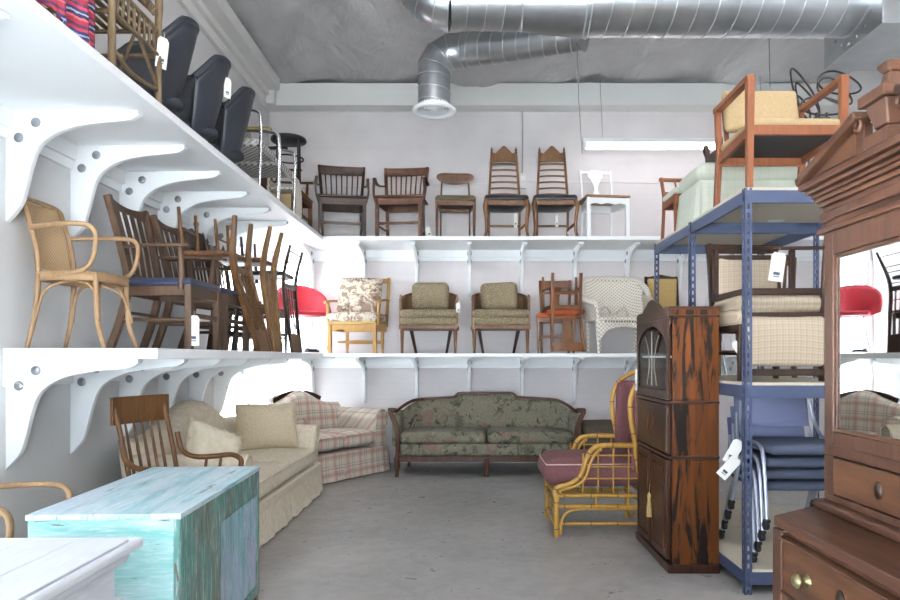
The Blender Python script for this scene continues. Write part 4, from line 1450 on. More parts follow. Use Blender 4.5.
# ------------------------------------------------------------------ sofas
def camel_sofa(label, L, D, Hc, He, mat, loc, rz, n_seat=2, skirt=True, armH=.64, armW=.20, roll=.10, seatH=.45, cam=1.0, cmat=None, asym=0.0):
    """faces -y; origin at the centre of the footprint"""
    t = thing('sofa', label, 'sofa', loc, rz)
    cm = cmat or mat
    x0, x1 = -L / 2, L / 2
    y0, y1 = -D / 2, D / 2
    # base with kick-pleated skirt
    MB().rbox((0, .01, .24), (L - .04, D - .04, .14), .03, 4).build('base', mat, t)
    n = 160
    per = []
    def edge(a, b, k, pleats):
        for i in range(k):
            u = i / k
            p = Vector(a).lerp(Vector(b), u)
            nrm = Vector((b[1] - a[1], -(b[0] - a[0]), 0)).normalized()
            w_ = .008 * math.sin(u * 37) + .005 * math.sin(u * 83 + 1)
            for q in pleats:
                d = abs(u - q) * (Vector(b) - Vector(a)).length
                if d < .022:
                    w_ -= .035 * (1 - d / .022)
            per.append((p, nrm, w_))
    edge((x0, y0, 0), (x1, y0, 0), 110, [.02] + [(i + 1) / n_seat for i in range(n_seat - 1)] + [.98])
    edge((x1, y0, 0), (x1, y1, 0), 40, [.03, .97])
    edge((x1, y1, 0), (x0, y1, 0), 30, [])
    edge((x0, y1, 0), (x0, y0, 0), 40, [.03, .97])
    mb = MB()
    vs, fs = [], []
    H_ = .25
    K = len(per)
    for (p, nr, w_) in per:
        for z in (0.012, H_ * .35, H_ * .7, H_):
            f = 1 - z / H_
            vs.append(p + nr * ((.028 + w_) * f) + V(0, 0, z))
    for i in range(K):
        j = (i + 1) % K
        for k in range(3):
            fs.append((i * 4 + k, j * 4 + k, j * 4 + k + 1, i * 4 + k + 1))
    mb.add(vs, fs, True)
    mb.build('skirt', mat, t)
    # seat cushions
    sx0, sx1 = x0 + armW - .01, x1 - armW + .01
    w = (sx1 - sx0) / n_seat
    for i in range(n_seat):
        c = sx0 + w * (i + .5)
        cu = MB().rbox((c, y0 + (D - .22) / 2 - .01, seatH - .075), (w - .006, D - .22, .15), .05, 7, puff=.03).build('seat_cushion', cm, t)
        pts = [(c - w / 2 + .02, y0 - .012, seatH - .018), (c + w / 2 - .02, y0 - .012, seatH - .018)]
        MB().tube(pts, .006, 6).build('piping', cm, cu)
    # front rail above the skirt
    MB().rbox((0, y0 + .02, .27), (L - .02, .05, .08), .02, 4).build('front_rail', mat, t)
    # camel back
    def fn(u, v):
        a = (u - .5) * 2
        k = math.exp(-((a - asym) / .52) ** 2 * 1.6)
        zt = He + (Hc - He) * k * cam
        x = a * (L / 2 - .07)
        return x, .28 + (zt - .28) * v, y1 - .14 + .07 * v
    MB().pillow(fn, .26, 30, 14, p=10, q=.5).build('backrest', mat, t)
    # rolled arms
    for s in (-1, 1):
        cx = s * (L / 2 - armW / 2)
        a = MB()
        prof = []
        for i in range(15):
            an = -PI * .35 + i / 14 * PI * 1.35
            prof.append((math.cos(an) * roll * (1 if s > 0 else 1), armH - roll + math.sin(an) * roll))
        ol = [(-armW / 2 + .015, .22), (armW / 2 - .03, .22), (armW / 2 - .03, armH - roll * 1.5)] + [(x + .01, z) for x, z in prof if True] + [(-armW / 2 + .015, armH - roll * 1.1)]
        ol = [(x * s, z) for x, z in ol]
        a.prism(ol, D - .12, Matrix.Translation((cx, -.04, 0)), smooth=False)
        o = a.build('arm', mat, t, .022, 4, 50)
        for p_ in o.data.polygons:
            p_.use_smooth = True
        # round front panel with welt
        pn = MB()
        ring = [(cx + s * .01 + math.cos(q) * (roll - .01), y0 + .015, armH - roll + math.sin(q) * (roll - .01)) for q in [2 * PI * k / 24 for k in range(24)]]
        pn.tube(ring, .006, 6, closed=True)
        pn.build('arm_welt', mat, o)
    return t

s1 = camel_sofa('cream damask camel-back sofa with skirt along the left wall', 2.22, .92, 1.00, .78, M['cream'], (-1.97, 5.54, 0), R(90), 2, armH=.69, armW=.22, roll=.095, seatH=.48)
def pillow(name, label, sx, sz, T_, mat, mtx, fringe=False, group=None):
    o = thing(name, label, 'pillow', mtx.to_translation())
    o.rotation_euler = mtx.to_euler()
    MB().pillow(lambda u, v: ((u - .5) * sx * (1 - .06 * (1 - abs(2 * v - 1)) ), (v - .5) * sz * (1 - .06 * (1 - abs(2 * u - 1)))), T_, 16, q=.5, p=5).build('cover', mat, o)
    e = MB()
    pts = []
    for (a, b) in (((-.5, -.5), (.5, -.5)), ((.5, -.5), (.5, .5)), ((.5, .5), (-.5, .5)), ((-.5, .5), (-.5, -.5))):
        for k in range(12):
            f = k / 12
            u, v = a[0] + (b[0] - a[0]) * f, a[1] + (b[1] - a[1]) * f
            s_ = 1 - .06 * (1 - abs(2 * v if abs(u) == .5 else 2 * u))
            pts.append((u * sx * s_, 0, v * sz * s_))
    if fringe:
        rnd = random.Random(3)
        for i in range(len(pts)):
            a, b = Vector(pts[i]), Vector(pts[(i + 1) % len(pts)])
            for k in range(4):
                p = a.lerp(b, k / 4)
                d = p.normalized() * .035 + V(rnd.uniform(-.008, .008), rnd.uniform(-.012, .012), rnd.uniform(-.008, .008))
                e.sweep([p * .98, p + d], .007, .004)
        e.build('fringe', M['cream'], o)
    else:
        e.tube(pts, .007, 6, closed=True)
        e.build('piping', M['creamdark'], o)
    return o
m = Matrix.Translation((-1.93, 6.25, .70)) @ Matrix.Rotation(R(30), 4, 'Z') @ Matrix.Rotation(R(-16), 4, 'X')
pillow('throw_pillow', 'large square beige throw pillow at the far end of the cream sofa', .56, .44, .17, M['creamdark'], m)
m = Matrix.Translation((-1.91, 4.92, .67)) @ Matrix.Rotation(R(62), 4, 'Z') @ Matrix.Rotation(R(-28), 4, 'X') @ Matrix.Rotation(R(28), 4, 'Y')
pillow('throw_pillow', 'small fringed cream pillow leaning tilted near the middle of the cream sofa', .40, .34, .16, fabric('fringed_pillow_cloth', S(234, 220, 194), S(248, 238, 218), 18), m, True)

s2 = camel_sofa('pink and grey plaid loveseat set diagonally in the corner', 1.46, .86, .97, .80, M['plaid'], (-1.75, 7.55, 0), R(56), 2, armH=.745, armW=.22, roll=.115, seatH=.50)
rim = catmull([(-.36, .36, .86), (-.2, .365, .92), (0, .365, .95), (.2, .365, .92), (.36, .36, .86)], 5)
MB().sweep(rim, .05, .05, side=(0, 1, 0)).build('crest_trim', M['darkwood'], s2, .004)

# green floral sofa with carved wooden frame
t = thing('floral_sofa', 'green floral sofa with carved brown wooden frame against the back wall', 'sofa', (.18, 7.86, 0))
L, D = 2.14, .80
fm, wd = M['greenfloral'], M['brownwood']
def gtop(a):
    a = abs(a)
    if a < .30:
        return .925
    if a < .38:
        k = (a - .30) / .08
        return .925 - .055 * (0.5 - 0.5 * math.cos(PI * k))
    if a < .80:
        return .87 - .025 * (a - .38) / .42
    k = (a - .80) / .20
    return .845 - .12 * k ** 1.6
def gback_y(a):
    return D / 2 - .10 - .34 * max(0, abs(a) - .72) ** 1.5 / (.28 ** 1.5) 
n = 44
crest = [V(-L / 2 * 1 + L * i / n, gback_y(-1 + 2 * i / n) + .04, gtop(-1 + 2 * i / n)) for i in range(n + 1)]
MB().pillow(lambda u, v: ((u - .5) * (L - .10), .36 + (gtop((u - .5) * 2) - .38) * v, gback_y((u - .5) * 2) + .06 * v - .01), .16, 44, 12, p=16, q=.4).build('backrest', fm, t)
cr_ = MB().sweep([p + V(0, .0, -.012) for p in crest], .07, .035, side=(0, 1, 0), smooth=False).build('crest_rail', wd, t, .008)
for s in (-1, 1):
    # curved arm fronts
    arm = catmull([(s * (L / 2 - .0), D / 2 - .42, .72), (s * (L / 2 + .03), -.12, .74), (s * (L / 2 + .035), -D / 2 + .08, .745), (s * (L / 2 - .0), -D / 2 + .02, .68), (s * (L / 2 - .055), -D / 2 + .01, .54), (s * (L / 2 - .06), -D / 2 + .02, .36), (s * (L / 2 - .05), -D / 2 + .03, .20)], 6)
    k = len(arm)
    MB().sweep(arm, [.06 - .012 * i / k for i in range(k)], [.05] * k, side=(0, 1, 0) if False else (1, 0, 0)).build('arm_frame', wd, t, .012, 3)
    MB().rbox((s * (L / 2 - .035), -.02, .52), (.09, D - .16, .38), .04, 6, puff=.02, axis=0).build('arm_panel', fm, t)
    MB().lathe([(.0, 0), (.022, 0), (.026, .02), (.02, .05), (.028, .09), (.036, .13), (.026, .15), (.036, .17), (.036, .22)], 14, o=(s * (L / 2 - .05), -D / 2 + .04, 0)).build('leg', wd, t)
    MB().sweep([(s * (L / 2 - .12), D / 2 - .05, 0), (s * (L / 2 - .14), D / 2 - .12, .22)], .04, .04).build('leg', wd, t, .004)
MB().lathe([(.0, 0), (.022, 0), (.026, .02), (.02, .05), (.028, .09), (.036, .13), (.026, .15), (.036, .17), (.036, .22)], 14, o=(0, -D / 2 + .04, 0)).build('leg', wd, t)
MB().bb(-L / 2 + .08, L / 2 - .08, -D / 2 + .05, D / 2 - .10, .21, .37).build('seat_base', fm, t, .01)
ol = [(-L / 2 + .07, .24), (-L / 2 + .07, .17)]
ol += [(L / 2 - .07, .17), (L / 2 - .07, .24)]
N = 48
for i in range(N + 1):
    u = 1 - i / N
    ol.append((-L / 2 + .07 + (L - .14) * u, .235 + .012 * abs(math.sin(u * PI * 9))))
MB().prism(ol, .035, Matrix.Translation((0, -D / 2 + .035, 0))).build('front_rail', wd, t, .004)
MB().rbox((0, -D / 2 + .05, .305), (L - .16, .06, .14), .028, 5, puff=.01, axis=1).build('front_band', fm, t)
for s in (-1, 1):
    c = MB().rbox((s * (L / 4 - .035), -.06, .435), (L / 2 - .085, D - .20, .13), .05, 7, puff=.025).build('seat_cushion', fm, t)

t = thing('upholstered_bench', 'low brown upholstered bench behind the yellow rattan chair', 'bench', (1.75, 8.05, 0))
MB().rbox((0, 0, .34), (.86, .58, .16), .04, 5, puff=.0).build('base', M['brownbench'], t)
MB().rbox((0, 0, .49), (.88, .62, .16), .07, 6, puff=.02).build('top_cushion', M['brownbench'], t)
for s in (-1, 1):
    for q in (-1, 1):
        MB().lathe([(.018, 0), (.03, .26)], 10, o=(s * .36, q * .22, 0)).build('leg', M['darkwood'], t)

# ------------------------------------------------------------------ rattan wing chair (faces -x)
t = thing('rattan_wing_chair', 'yellow rattan wing chair with mauve cushions and lattice arms', 'armchair', (1.045, 5.29, 0), R(-90))
# local: faces -y ; world -x.  width along local x
bm_, W, D = M['bamboo'], .62, .80
def bam(pts, r=.017, nodes=True, name='frame_cane', parent=None, closed=False, n=10):
    o = MB().tube(pts, r, n, closed=closed).build(name, bm_, parent or t)
    if nodes:
        P = [Vector(p) for p in pts]
        nb = MB()
        acc = 0.06
        for i in range(len(P) - 1):
            seg = (P[i + 1] - P[i])
            l = seg.length
            while acc < l:
                c = P[i] + seg * (acc / l)
                d = seg.normalized()
                nb.tube([c - d * .005, c - d * .002, c + d * .002, c + d * .005], [r * .98, r * 1.10, r * 1.10, r * .98], n)
                acc += .20
            acc -= l
        if nb.v:
            nb.build('cane_node', M['node'], o)
    return o
y0, y1 = -D / 2, D / 2
for s in (-1, 1):
    x = s * W / 2
    # front leg and arm loop
    bam([(x, y0, 0), (x, y0, .33)], .021, name='leg')
    bam([(x, y1 - .12, 0), (x, y1 - .12, .33)], .021, name='leg')
    arm = catmull([(x, y0 - .01, .30), (x, y0 + .0, .37), (x, y0 + .10, .40), (x, y0 + .18, .46), (x, y0 + .22, .57), (x, y0 + .27, .66), (x, y0 + .36, .69), (x, y0 + .55, .69), (x, y1 - .12, .69)], 6)
    bam(arm, .019, name='arm')
    arm2 = [Vector((x * 1.0, p.y + .035, p.z - .02)) for p in arm[4:34]]
    bam(arm2, .012, False, name='arm')
    for z in (.33, .25):
        bam([(x, y0, z - .02), (x, y1 - .12, z - .02)], .015, name='rail')
    bam([(x, y0, .10), (x, y1 - .12, .10)], .012, name='rail')
    bam(catmull([(x, y0 + .03, .02), (x, y0 + .05, .15), (x, y0 + .14, .205), (x, .0, .21), (x, y1 - .20, .21)], 5), .011, False, name='brace')
    for yy in (-.10, .14):
        bam([(x, yy, .23), (x, yy, .31)], .012, False, name='spindle')
    lat = MB()
    for k in range(5):
        yy = y0 + .20 + .115 * k
        zt = .685 if yy > y0 + .3 else (.44 if yy < y0 + .2 else .63)
        lat.tube([(x, yy, .33), (x, yy, zt)], .0065, 6)
    for z, ys in ((.44, y0 + .16), (.53, y0 + .21), (.615, y0 + .26)):
        lat.tube([(x, ys, z), (x, y1 - .10, z)], .0065, 6)
    lat.build('arm_lattice', bm_, t)
    # wing frame
    wing = catmull([(x, y1 - .14, .33), (x, y1 - .19, .55), (x * 1.02, y1 - .21, .72), (x * 1.04, y1 - .24, .88), (x * 1.02, y1 - .24, 1.04), (x * .96, y1 - .18, 1.16), (x * .80, y1 - .05, 1.245), (x * .6, y1 + .0, 1.27)], 6)
    bam(wing, .020, name='wing_frame')
    def wf(u, v, x=x):
        z = .50 + v * .66
        yf = (y1 - .235) + .02 * v
        yb = y1 - .06 + .09 * v
        yy = yf + (yb - yf) * u
        return yy, min(z, .50 + (.66 + .06 * u) * v), 0
    MB().pillow(wf, .05, 8, 12, mat=Matrix.Translation((x * .97, 0, 0)) @ Matrix.Rotation(R(90), 4, 'Z') @ Matrix.Scale(-1, 4, (0, 1, 0)) if False else Matrix(((0, 1, 0, x * .96), (1, 0, 0, 0), (0, 0, 1, 0), (0, 0, 0, 1))), p=10, q=.4).build('wing_panel', M['mauve'], t)
bam(catmull([(-W / 2 * .6, y1, 1.27), (0, y1 + .02, 1.28), (W / 2 * .6, y1, 1.27)], 4), .020, name='crest_rail')
for z in (.31, .23, .08):
    bam([(-W / 2, y0, z), (W / 2, y0, z)], .015, name='rail')
    bam([(-W / 2, y1 - .12, z), (W / 2, y1 - .12, z)], .015, name='rail')
MB().pillow(lambda u, v: ((u - .5) * W * .92, .42 + v * .82, y1 - .10 + .10 * v), .13, 12, 16, p=10, q=.5).build('back_cushion', M['mauve'], t)
c = MB().rbox((0, -.09, .475), (W - .04, .80, .21), .095, 8, puff=.02).build('seat_cushion', M['mauve'], t)
MB().tube([(-W / 2 + .05, -.47, .535), (W / 2 - .05, -.47, .535), (W / 2 - .025, -.43, .54), (W / 2 - .024, .2, .545), (-W / 2 + .024, .2, .545), (-W / 2 + .025, -.43, .54)], .005, 6, closed=True).build('piping', M['piping'], c)

# ------------------------------------------------------------------ secretary (front faces -x)
t = thing('secretary_cabinet', 'tall dark wood secretary with arched glass doors and streaky rosewood side', 'cabinet', (1.245, 4.535, 0))
x0, x1, y0, y1 = 0.0, .312, -.395, .395
fr, sd = M['rosedark'], M['rosewood']
body = MB().bb(x0 + .02, x1, y0, y0 + .02, .04, 1.655).bb(x0 + .02, x1, y1 - .02, y1, .04, 1.655)
body.build('side_panel', sd, t, .003)
MB().bb(x1 - .02, x1, y0 + .02, y1 - .02, .04, 1.655).build('back_panel', M['tancloth'] if False else M['cream'], t)
MB().bb(x0 + .02, x1 - .02, y0 + .02, y1 - .02, .06, 1.07).build('lower_case', fr, t)
MB().bb(x0 - .012, x1 + .002, y0 - .014, y1 + .014, 0, .055).build('plinth', fr, t, .006)
for z in (.725, 1.07):
    MB().bb(x0 - .010, x1 + .001, y0 - .012, y1 + .012, z - .010, z + .010).build('waist_molding', fr, t, .006)
MB().bb(x0 - .010, x1 + .001, y0 - .012, y1 + .012, 1.605, 1.62).build('top_molding', fr, t, .005)
MB().bb(x0 + .0, x1, y0 + .002, y1 - .002, 1.62, 1.675).build('top_board', fr, t, .004)
# shaped pediment board on the front
ol = [(y0, 1.60)]
for i in range(31):
    u = i / 30
    a = abs(u - .5) * 2
    z = 1.665 + .085 * (0.5 + 0.5 * math.cos(PI * min(1, a / .78)))
    ol.append((y0 + (y1 - y0) * u, z))
ol.append((y1, 1.60))
yz = Matrix(((0, 1, 0, 0.0), (1, 0, 0, 0), (0, 0, 1, 0), (0, 0, 0, 1)))   # (x,y,z)->(y,x,z)
MB().prism(ol, .02, Matrix.Translation((x0 + .002, 0, 0)) @ yz).build('pediment', fr, t, .003)
# arched glass front (one wide arched door)
def arch_frame(ya, yb, za, zb, w, rise):
    mb = MB()
    inn, out = [], []
    N = 20
    for i in range(N + 1):
        u = i / N
        yy = ya + w + (yb - ya - 2 * w) * u
        inn.append((yy, zb - w - rise + rise * math.sin(PI * u) ** .7))
        out.append((ya + (yb - ya) * u, zb))
    for i in range(N):
        o = [out[i], out[i + 1], inn[i + 1], inn[i]]
        mb.prism(o, .02, yz)
    mb.prism([(ya, zb), (ya + w, inn[0][1]), (ya + w, za), (ya, za)], .02, yz)
    mb.prism([(yb, zb), (yb, za), (yb - w, za), (yb - w, inn[-1][1])], .02, yz)
    mb.prism([(ya + w, za), (yb - w, za), (yb - w, za + w * 1.6), (ya + w, za + w * 1.6)], .02, yz)
    return mb, inn
mbf, inn = arch_frame(y0 + .01, y1 - .01, 1.085, 1.60, .035, .13)
dr = mbf.build('glass_door', fr, t, .002, 1)
gl = MB()
gl.prism([(y, z) for y, z in inn] + [(y1 - .045, 1.14), (y0 + .045, 1.14)], .004, Matrix.Translation((.0, 0, 0)) @ yz)
gl.build('glass_pane', M['cabglass'], dr)
mun = MB()
for k, dx in ((0, 0), (-1, .10), (1, .10)):
    mun.tube(catmull([(-.002, k * .12, 1.165), (-.002, k * .06, 1.30), (-.002, k * .10, 1.42), (-.002, k * .17, 1.50)] if k else [(-.002, 0, 1.165), (-.002, 0, 1.53)], 4), .004, 5)
mun.build('tracery', plain('pewter', S(150, 146, 138), .4, .6), dr)
MB().bb(.03, x1 - .03, y0 + .02, y1 - .02, 1.35, 1.365).build('shelf', M['white'], t)
MB().bb(-.010, .02, y0 + .03, y1 - .03, .745, 1.05).build('drop_front', fr, t, .004)
o = MB().tube([(-.012, .06 * math.cos(a), .90 + .07 * math.sin(a)) for a in [2 * PI * k / 24 for k in range(24)]], .004, 5, closed=True)
o.build('carved_roundel', M['rosewood'], t)
for s in (-1, 1):
    c = s * (y1 - .02) / 2
    d = MB().bb(-.012, .02, c - .175, c + .175, .075, .705).build('door', fr, t, .004)
    MB().bb(-.018, -.011, c - .135, c - .125, .12, .66).bb(-.018, -.011, c + .125, c + .135, .12, .66).bb(-.018, -.011, c - .135, c + .135, .12, .13).bb(-.018, -.011, c - .135, c + .135, .65, .66).build('door_molding', M['rosewood'], d, .002)
t2 = thing('key_tassel', 'straw coloured tassel hanging from the lower door of the dark secretary', 'tassel', (1.215, 4.50, .44))
MB().lathe([(.0, .0), (.006, -.01), (.016, -.03), (.012, -.05), (.020, -.14), (.022, -.17)], 10).build('skirt', M['yellowseat'], t2)
MB().tube([(0, 0, 0), (.006, 0, .05)], .002, 5).build('cord', M['yellowseat'], t2)
price_tag('white price tag hanging from the corner of the dark secretary glass door', (1.226, 4.90, 1.27), (0, 0, R(-90)), .05, .16, .03)

# ------------------------------------------------------------------ blue steel rack
rack = thing('storage_rack', 'blue slotted steel storage rack with three board shelves', 'rack', (1.56, 3.76, 0))
RX, RY = [0, .92], [0, .94, 1.86]
RT = 2.32
bb_ = M['bluebeam']
for xi, x in enumerate(RX):
    for yi, y in enumerate(RY):
        sx = 1 if xi == 0 else -1
        sy = 1 if yi < 2 else -1
        mb = MB()
        w, th = .042, .003
        # flange facing -x/+x (in the yz plane) and flange facing y, both with a column of real slots
        pitch, hole, hw = .05, .028, .012
        z = 0
        nH = int(RT / pitch)
        for (ax) in (0, 1):
            def bx(a, b, c, d):
                if ax == 0:
                    mb.bb(min(x, x + sx * th), max(x, x + sx * th), min(y + sy * a, y + sy * b), max(y + sy * a, y + sy * b), c, d)
                else:
                    mb.bb(min(x + sx * a, x + sx * b), max(x + sx * a, x + sx * b), min(y, y + sy * th), max(y, y + sy * th), c, d)
            bx(0, w / 2 - hw / 2, 0, RT)
            bx(w / 2 + hw / 2, w, 0, RT)
            for k in range(nH):
                bx(w / 2 - hw / 2, w / 2 + hw / 2, k * pitch + hole, (k + 1) * pitch)
        mb.build('upright', bb_, rack)
for (zt, nm) in ((.14, 'bottom'), (1.205, 'middle'), (RT, 'top')):
    for i in (0, 1):
        ya, yb = RY[i] + .004, RY[i + 1] - .004
        for x in (.004, RX[1] - .024):
            MB().bb(x, x + .02, ya, yb, zt - .085, zt - .012).build('beam', bb_, rack, .002, 1)
        for y in (ya + .0, yb - .02):
            MB().bb(.004, RX[1] - .004, y, y + .02, zt - .085, zt - .012).build('beam', bb_, rack, .002, 1)
        MB().bb(.006, RX[1] - .006, ya + .002, yb - .002, zt - .012, zt + .004).build('shelf_board', M['rackboard'], rack)

# --- mirror-door cabinet, front faces -x, canted far end ---------------------
t = thing('mirror_cabinet', 'large reddish antique cabinet with mirrored door and carved pediment', 'cabinet', (1.06, 1.95, 0))
cz, cx = M['cab_z'], M['cab_x']
FX = 0.0                      # lower front plane (world x 1.06)
Y0, Y1 = -1.0, .36            # near and far ends of the base
def poly_prism(pts, z0, z1, mat_, name, bev=.004, par=t, ):
    n = len(pts)
    vs = [V(x, y, z0) for x, y in pts] + [V(x, y, z1) for x, y in pts]
    fs = [tuple(reversed(range(n))), tuple(range(n, 2 * n))] + [(i, (i + 1) % n, (i + 1) % n + n, i + n) for i in range(n)]
    return MB().add(vs, fs).build(name, mat_, par, bev)
poly_prism([(0, Y0), (0, Y1), (.26, Y1 + .18), (.62, Y1 + .18), (.62, Y0)], .765, .80, cx, 'counter')
poly_prism([(.02, Y0 + .02), (.02, Y1 - .02), (.27, Y1 + .15), (.60, Y1 + .15), (.60, Y0 + .02)], .06, .765, cz, 'base_case')
poly_prism([(.0, Y0), (.0, Y1 - .0), (.26, Y1 + .17), (.61, Y1 + .17), (.61, Y0)], 0, .08, cz, 'plinth', .008)
for k in range(3):
    z1 = .745 - .225 * k
    dr = MB().bb(-.006, .03, Y0 + .07, Y1 - .07, z1 - .19, z1).build('drawer', M['burl'], t, .004)
    MB().bb(-.014, -.005, Y0 + .07, Y1 - .07, z1 - .012, z1).bb(-.014, -.005, Y0 + .07, Y1 - .07, z1 - .19, z1 - .178).bb(-.014, -.005, Y1 - .082, Y1 - .07, z1 - .178, z1 - .012).bb(-.014, -.005, Y0 + .07, Y0 + .082, z1 - .178, z1 - .012).build('drawer_molding', cx, dr, .003)
    for yy in (Y1 - .24, Y0 + .24):
        MB().lathe([(0, .045), (.016, .043), (.024, .034), (.022, .024), (.010, .016), (.012, .004), (.026, .002), (.026, 0)], 16, mat=Matrix.Translation((-.006, yy, z1 - .095)) @ Matrix.Rotation(R(-90), 4, 'Y')).build('knob', M['brass'], dr)
    MB().lathe([(0, .012), (.010, .012), (.022, .004), (.022, 0)], 14, mat=Matrix.Translation((-.006, (Y0 + Y1) / 2 + .25, z1 - .085)) @ Matrix.Rotation(R(-90), 4, 'Y') @ Matrix.Scale(1.3, 4, (1, 0, 0))).build('keyhole_plate', M['darkwood'], dr)
MB().box((.012, Y1 - .03, .41), (.035, .06, .70)).build('corner_stile', cz, t, .005)
# upper case
UX = .235
UY0, UY1 = -.37, .47
MB().bb(UX - .035, .61, UY0 - .03, UY1 + .02, .80, .835).build('case_molding', cx, t, .012, 3)
uc = MB().bb(UX + .02, .60, UY1 - .02, UY1, .83, 1.86).bb(UX + .02, .60, UY0, UY0 + .02, .83, 1.86).bb(.58, .60, UY0 + .02, UY1 - .02, .83, 1.86).bb(UX + .02, .58, UY0 + .02, UY1 - .02, 1.84, 1.86)
uc.build('upper_case', cz, t, .003)
# small drawer under the mirror
MB().bb(UX, UX + .03, UY0, UY1, .835, .86).bb(UX, UX + .03, UY0, UY1, 1.00, 1.04).bb(UX, UX + .03, UY1 - .06, UY1, .86, 1.00).bb(UX, UX + .03, UY0, UY0 + .06, .86, 1.00).build('face_frame', cz, t, .003)
dr = MB().bb(UX - .004, UX + .03, UY0 + .065, UY1 - .065, .865, .995).build('small_drawer', M['burl'], t, .005)
MB().lathe([(0, .012), (.010, .012), (.022, .004), (.022, 0)], 14, mat=Matrix.Translation((UX - .004, .02 + .12, .93)) @ Matrix.Rotation(R(-90), 4, 'Y') @ Matrix.Scale(1.3, 4, (1, 0, 0))).build('keyhole_plate', M['darkwood'], dr)
# mirrored door
dw = .055
DZ0, DZ1 = 1.04, 1.80
dr = MB().bb(UX - .015, UX + .012, UY1 - dw - .03, UY1 - .03, DZ0, DZ1).bb(UX - .015, UX + .012, UY0 + .03, UY0 + .03 + dw, DZ0, DZ1).bb(UX - .015, UX + .012, UY0 + .03 + dw, UY1 - .03 - dw, DZ1 - .085, DZ1).bb(UX - .015, UX + .012, UY0 + .03 + dw, UY1 - .03 - dw, DZ0, DZ0 + .05).build('mirror_door', cz, t, .005)
MB().bb(UX - .002, UX + .004, UY0 + .08, UY1 - .08, DZ0 + .045, DZ1 - .08).build('mirror', M['mirror'], dr)
MB().bb(UX - .010, UX, UY1 - .098, UY1 - .085, DZ0 + .05, DZ1 - .085).bb(UX - .010, UX, UY0 + .085, UY0 + .098, DZ0 + .05, DZ1 - .085).bb(UX - .010, UX, UY0 + .098, UY1 - .098, DZ1 - .098, DZ1 - .085).bb(UX - .010, UX, UY0 + .098, UY1 - .098, DZ0 + .05, DZ0 + .063).build('inner_bead', cx, dr, .003)
MB().bb(UX, UX + .02, UY1 - .03, UY1, DZ0, DZ1 + .03).bb(UX, UX + .02, UY0, UY0 + .03, DZ0, DZ1 + .03).build('stile', cz, t, .003)
# frieze, cornice and pediment
MB().bb(UX - .022, .60, UY0 - .02, UY1 + .015, 1.80, 1.822).build('frieze_molding', cx, t, .006)
MB().bb(UX - .004, .60, UY0, UY1, 1.822, 1.90).build('frieze', cx, t, .003)
MB().sweep([(UX - .012, UY0 - .02, 1.86), (UX - .012, UY1 + .0, 1.86)], .035, .012, side=(0, 0, 1)).build('frieze_panel', cz, t, .004)
cor = MB()
for (z0, z1, o_) in ((1.90, 1.918, .018), (1.918, 1.935, .030), (1.935, 1.95, .038), (1.95, 1.968, .055), (1.968, 1.992, .075)):
    cor.bb(UX - o_, .60, UY0 - o_, UY1 + o_ * .6, z0, z1)
cor.build('cornice', cx, t, .005, 2)
yc_ = (UY0 + UY1) / 2
def rake(s):
    e = UY1 + .04 if s > 0 else UY0 - .04
    c = yc_ + s * .10
    tri = [(e, 1.992), (c, 1.992), (c, 2.10), (e, 2.01)]
    mb = MB().prism(tri, .03, Matrix.Translation((UX - .030, 0, 0)) @ yz)
    o = mb.build('pediment_panel', cx, t, .003)
    dn = Vector((0, c - e, .165)).normalized()
    MB().sweep([(UX - .045, e + s * .02, 2.005), (UX - .045, c, 2.125)], .07, .03, side=(1, 0, 0)).build('raking_molding', cz, o, .008, 3)
    MB().prism([(e - s * .09, 2.006), (c + s * .04, 2.006), (c + s * .04, 2.075)], .012, Matrix.Translation((UX - .048, 0, 0)) @ yz).build('inset_panel', M['burl'], o, .003)
    MB().tube([(UX - .06, c + s * (.005 + .016 * math.cos(a)), 2.09 + .016 * math.sin(a)) for a in [k * .4 for k in range(16)]], .007, 8).build('scroll', cz, o)
rake(1)
rake(-1)
# central plinth and urn finial
fin = MB()
FXc = UX - .02
def frust(z0, z1, a0, a1):
    fin.sweep([(FXc, yc_, z0), (FXc, yc_, z1)], [a0, a1], [a0, a1])
frust(1.992, 2.035, .11, .11)
frust(2.035, 2.05, .07, .06)
frust(2.05, 2.125, .065, .105)
frust(2.125, 2.16, .135, .135)
frust(2.16, 2.215, .055, .036)
frust(2.215, 2.24, .036, .066)
frust(2.24, 2.255, .066, .024)
fin.build('finial', cz, t, .006, 2)

# ------------------------------------------------------------------ foreground: white table and teal cabinet
t = thing('white_cabinet', 'white distressed cabinet with planked top in the near left foreground', 'cabinet', (-1.70, 1.55, 0), R(.8))
W2, D2 = 1.20, 1.28
for k in range(8):
    w = D2 / 8
ds = M['distress']
tp = MB()
N = 7
for k in range(N):
    a = -W2 / 2 + .02 + (W2 - .04) * k / N
    tp.bb(a + .001, a + (W2 - .04) / N - .001, -D2 / 2 + .02, D2 / 2 - .02, .728, .752)
tp.build('top_planks', ds, t, .002, 1)
MB().sweep([(-W2 / 2, -D2 / 2, .735), (W2 / 2, -D2 / 2, .735), (W2 / 2, D2 / 2, .735), (-W2 / 2, D2 / 2, .735)], .032, .04, side=(0, 0, 1), closed=True).build('top_edge', ds, t, .010, 3)
MB().sweep([(-W2 / 2 + .03, -D2 / 2 + .03, .70), (W2 / 2 - .03, -D2 / 2 + .03, .70), (W2 / 2 - .03, D2 / 2 - .03, .70), (-W2 / 2 + .03, D2 / 2 - .03, .70)], .04, .035, side=(0, 0, 1), closed=True).build('crown_molding', ds, t, .012, 3)
MB().bb(-W2 / 2 + .05, W2 / 2 - .05, -D2 / 2 + .05, D2 / 2 - .05, .06, .725).build('case', ds, t, .004)
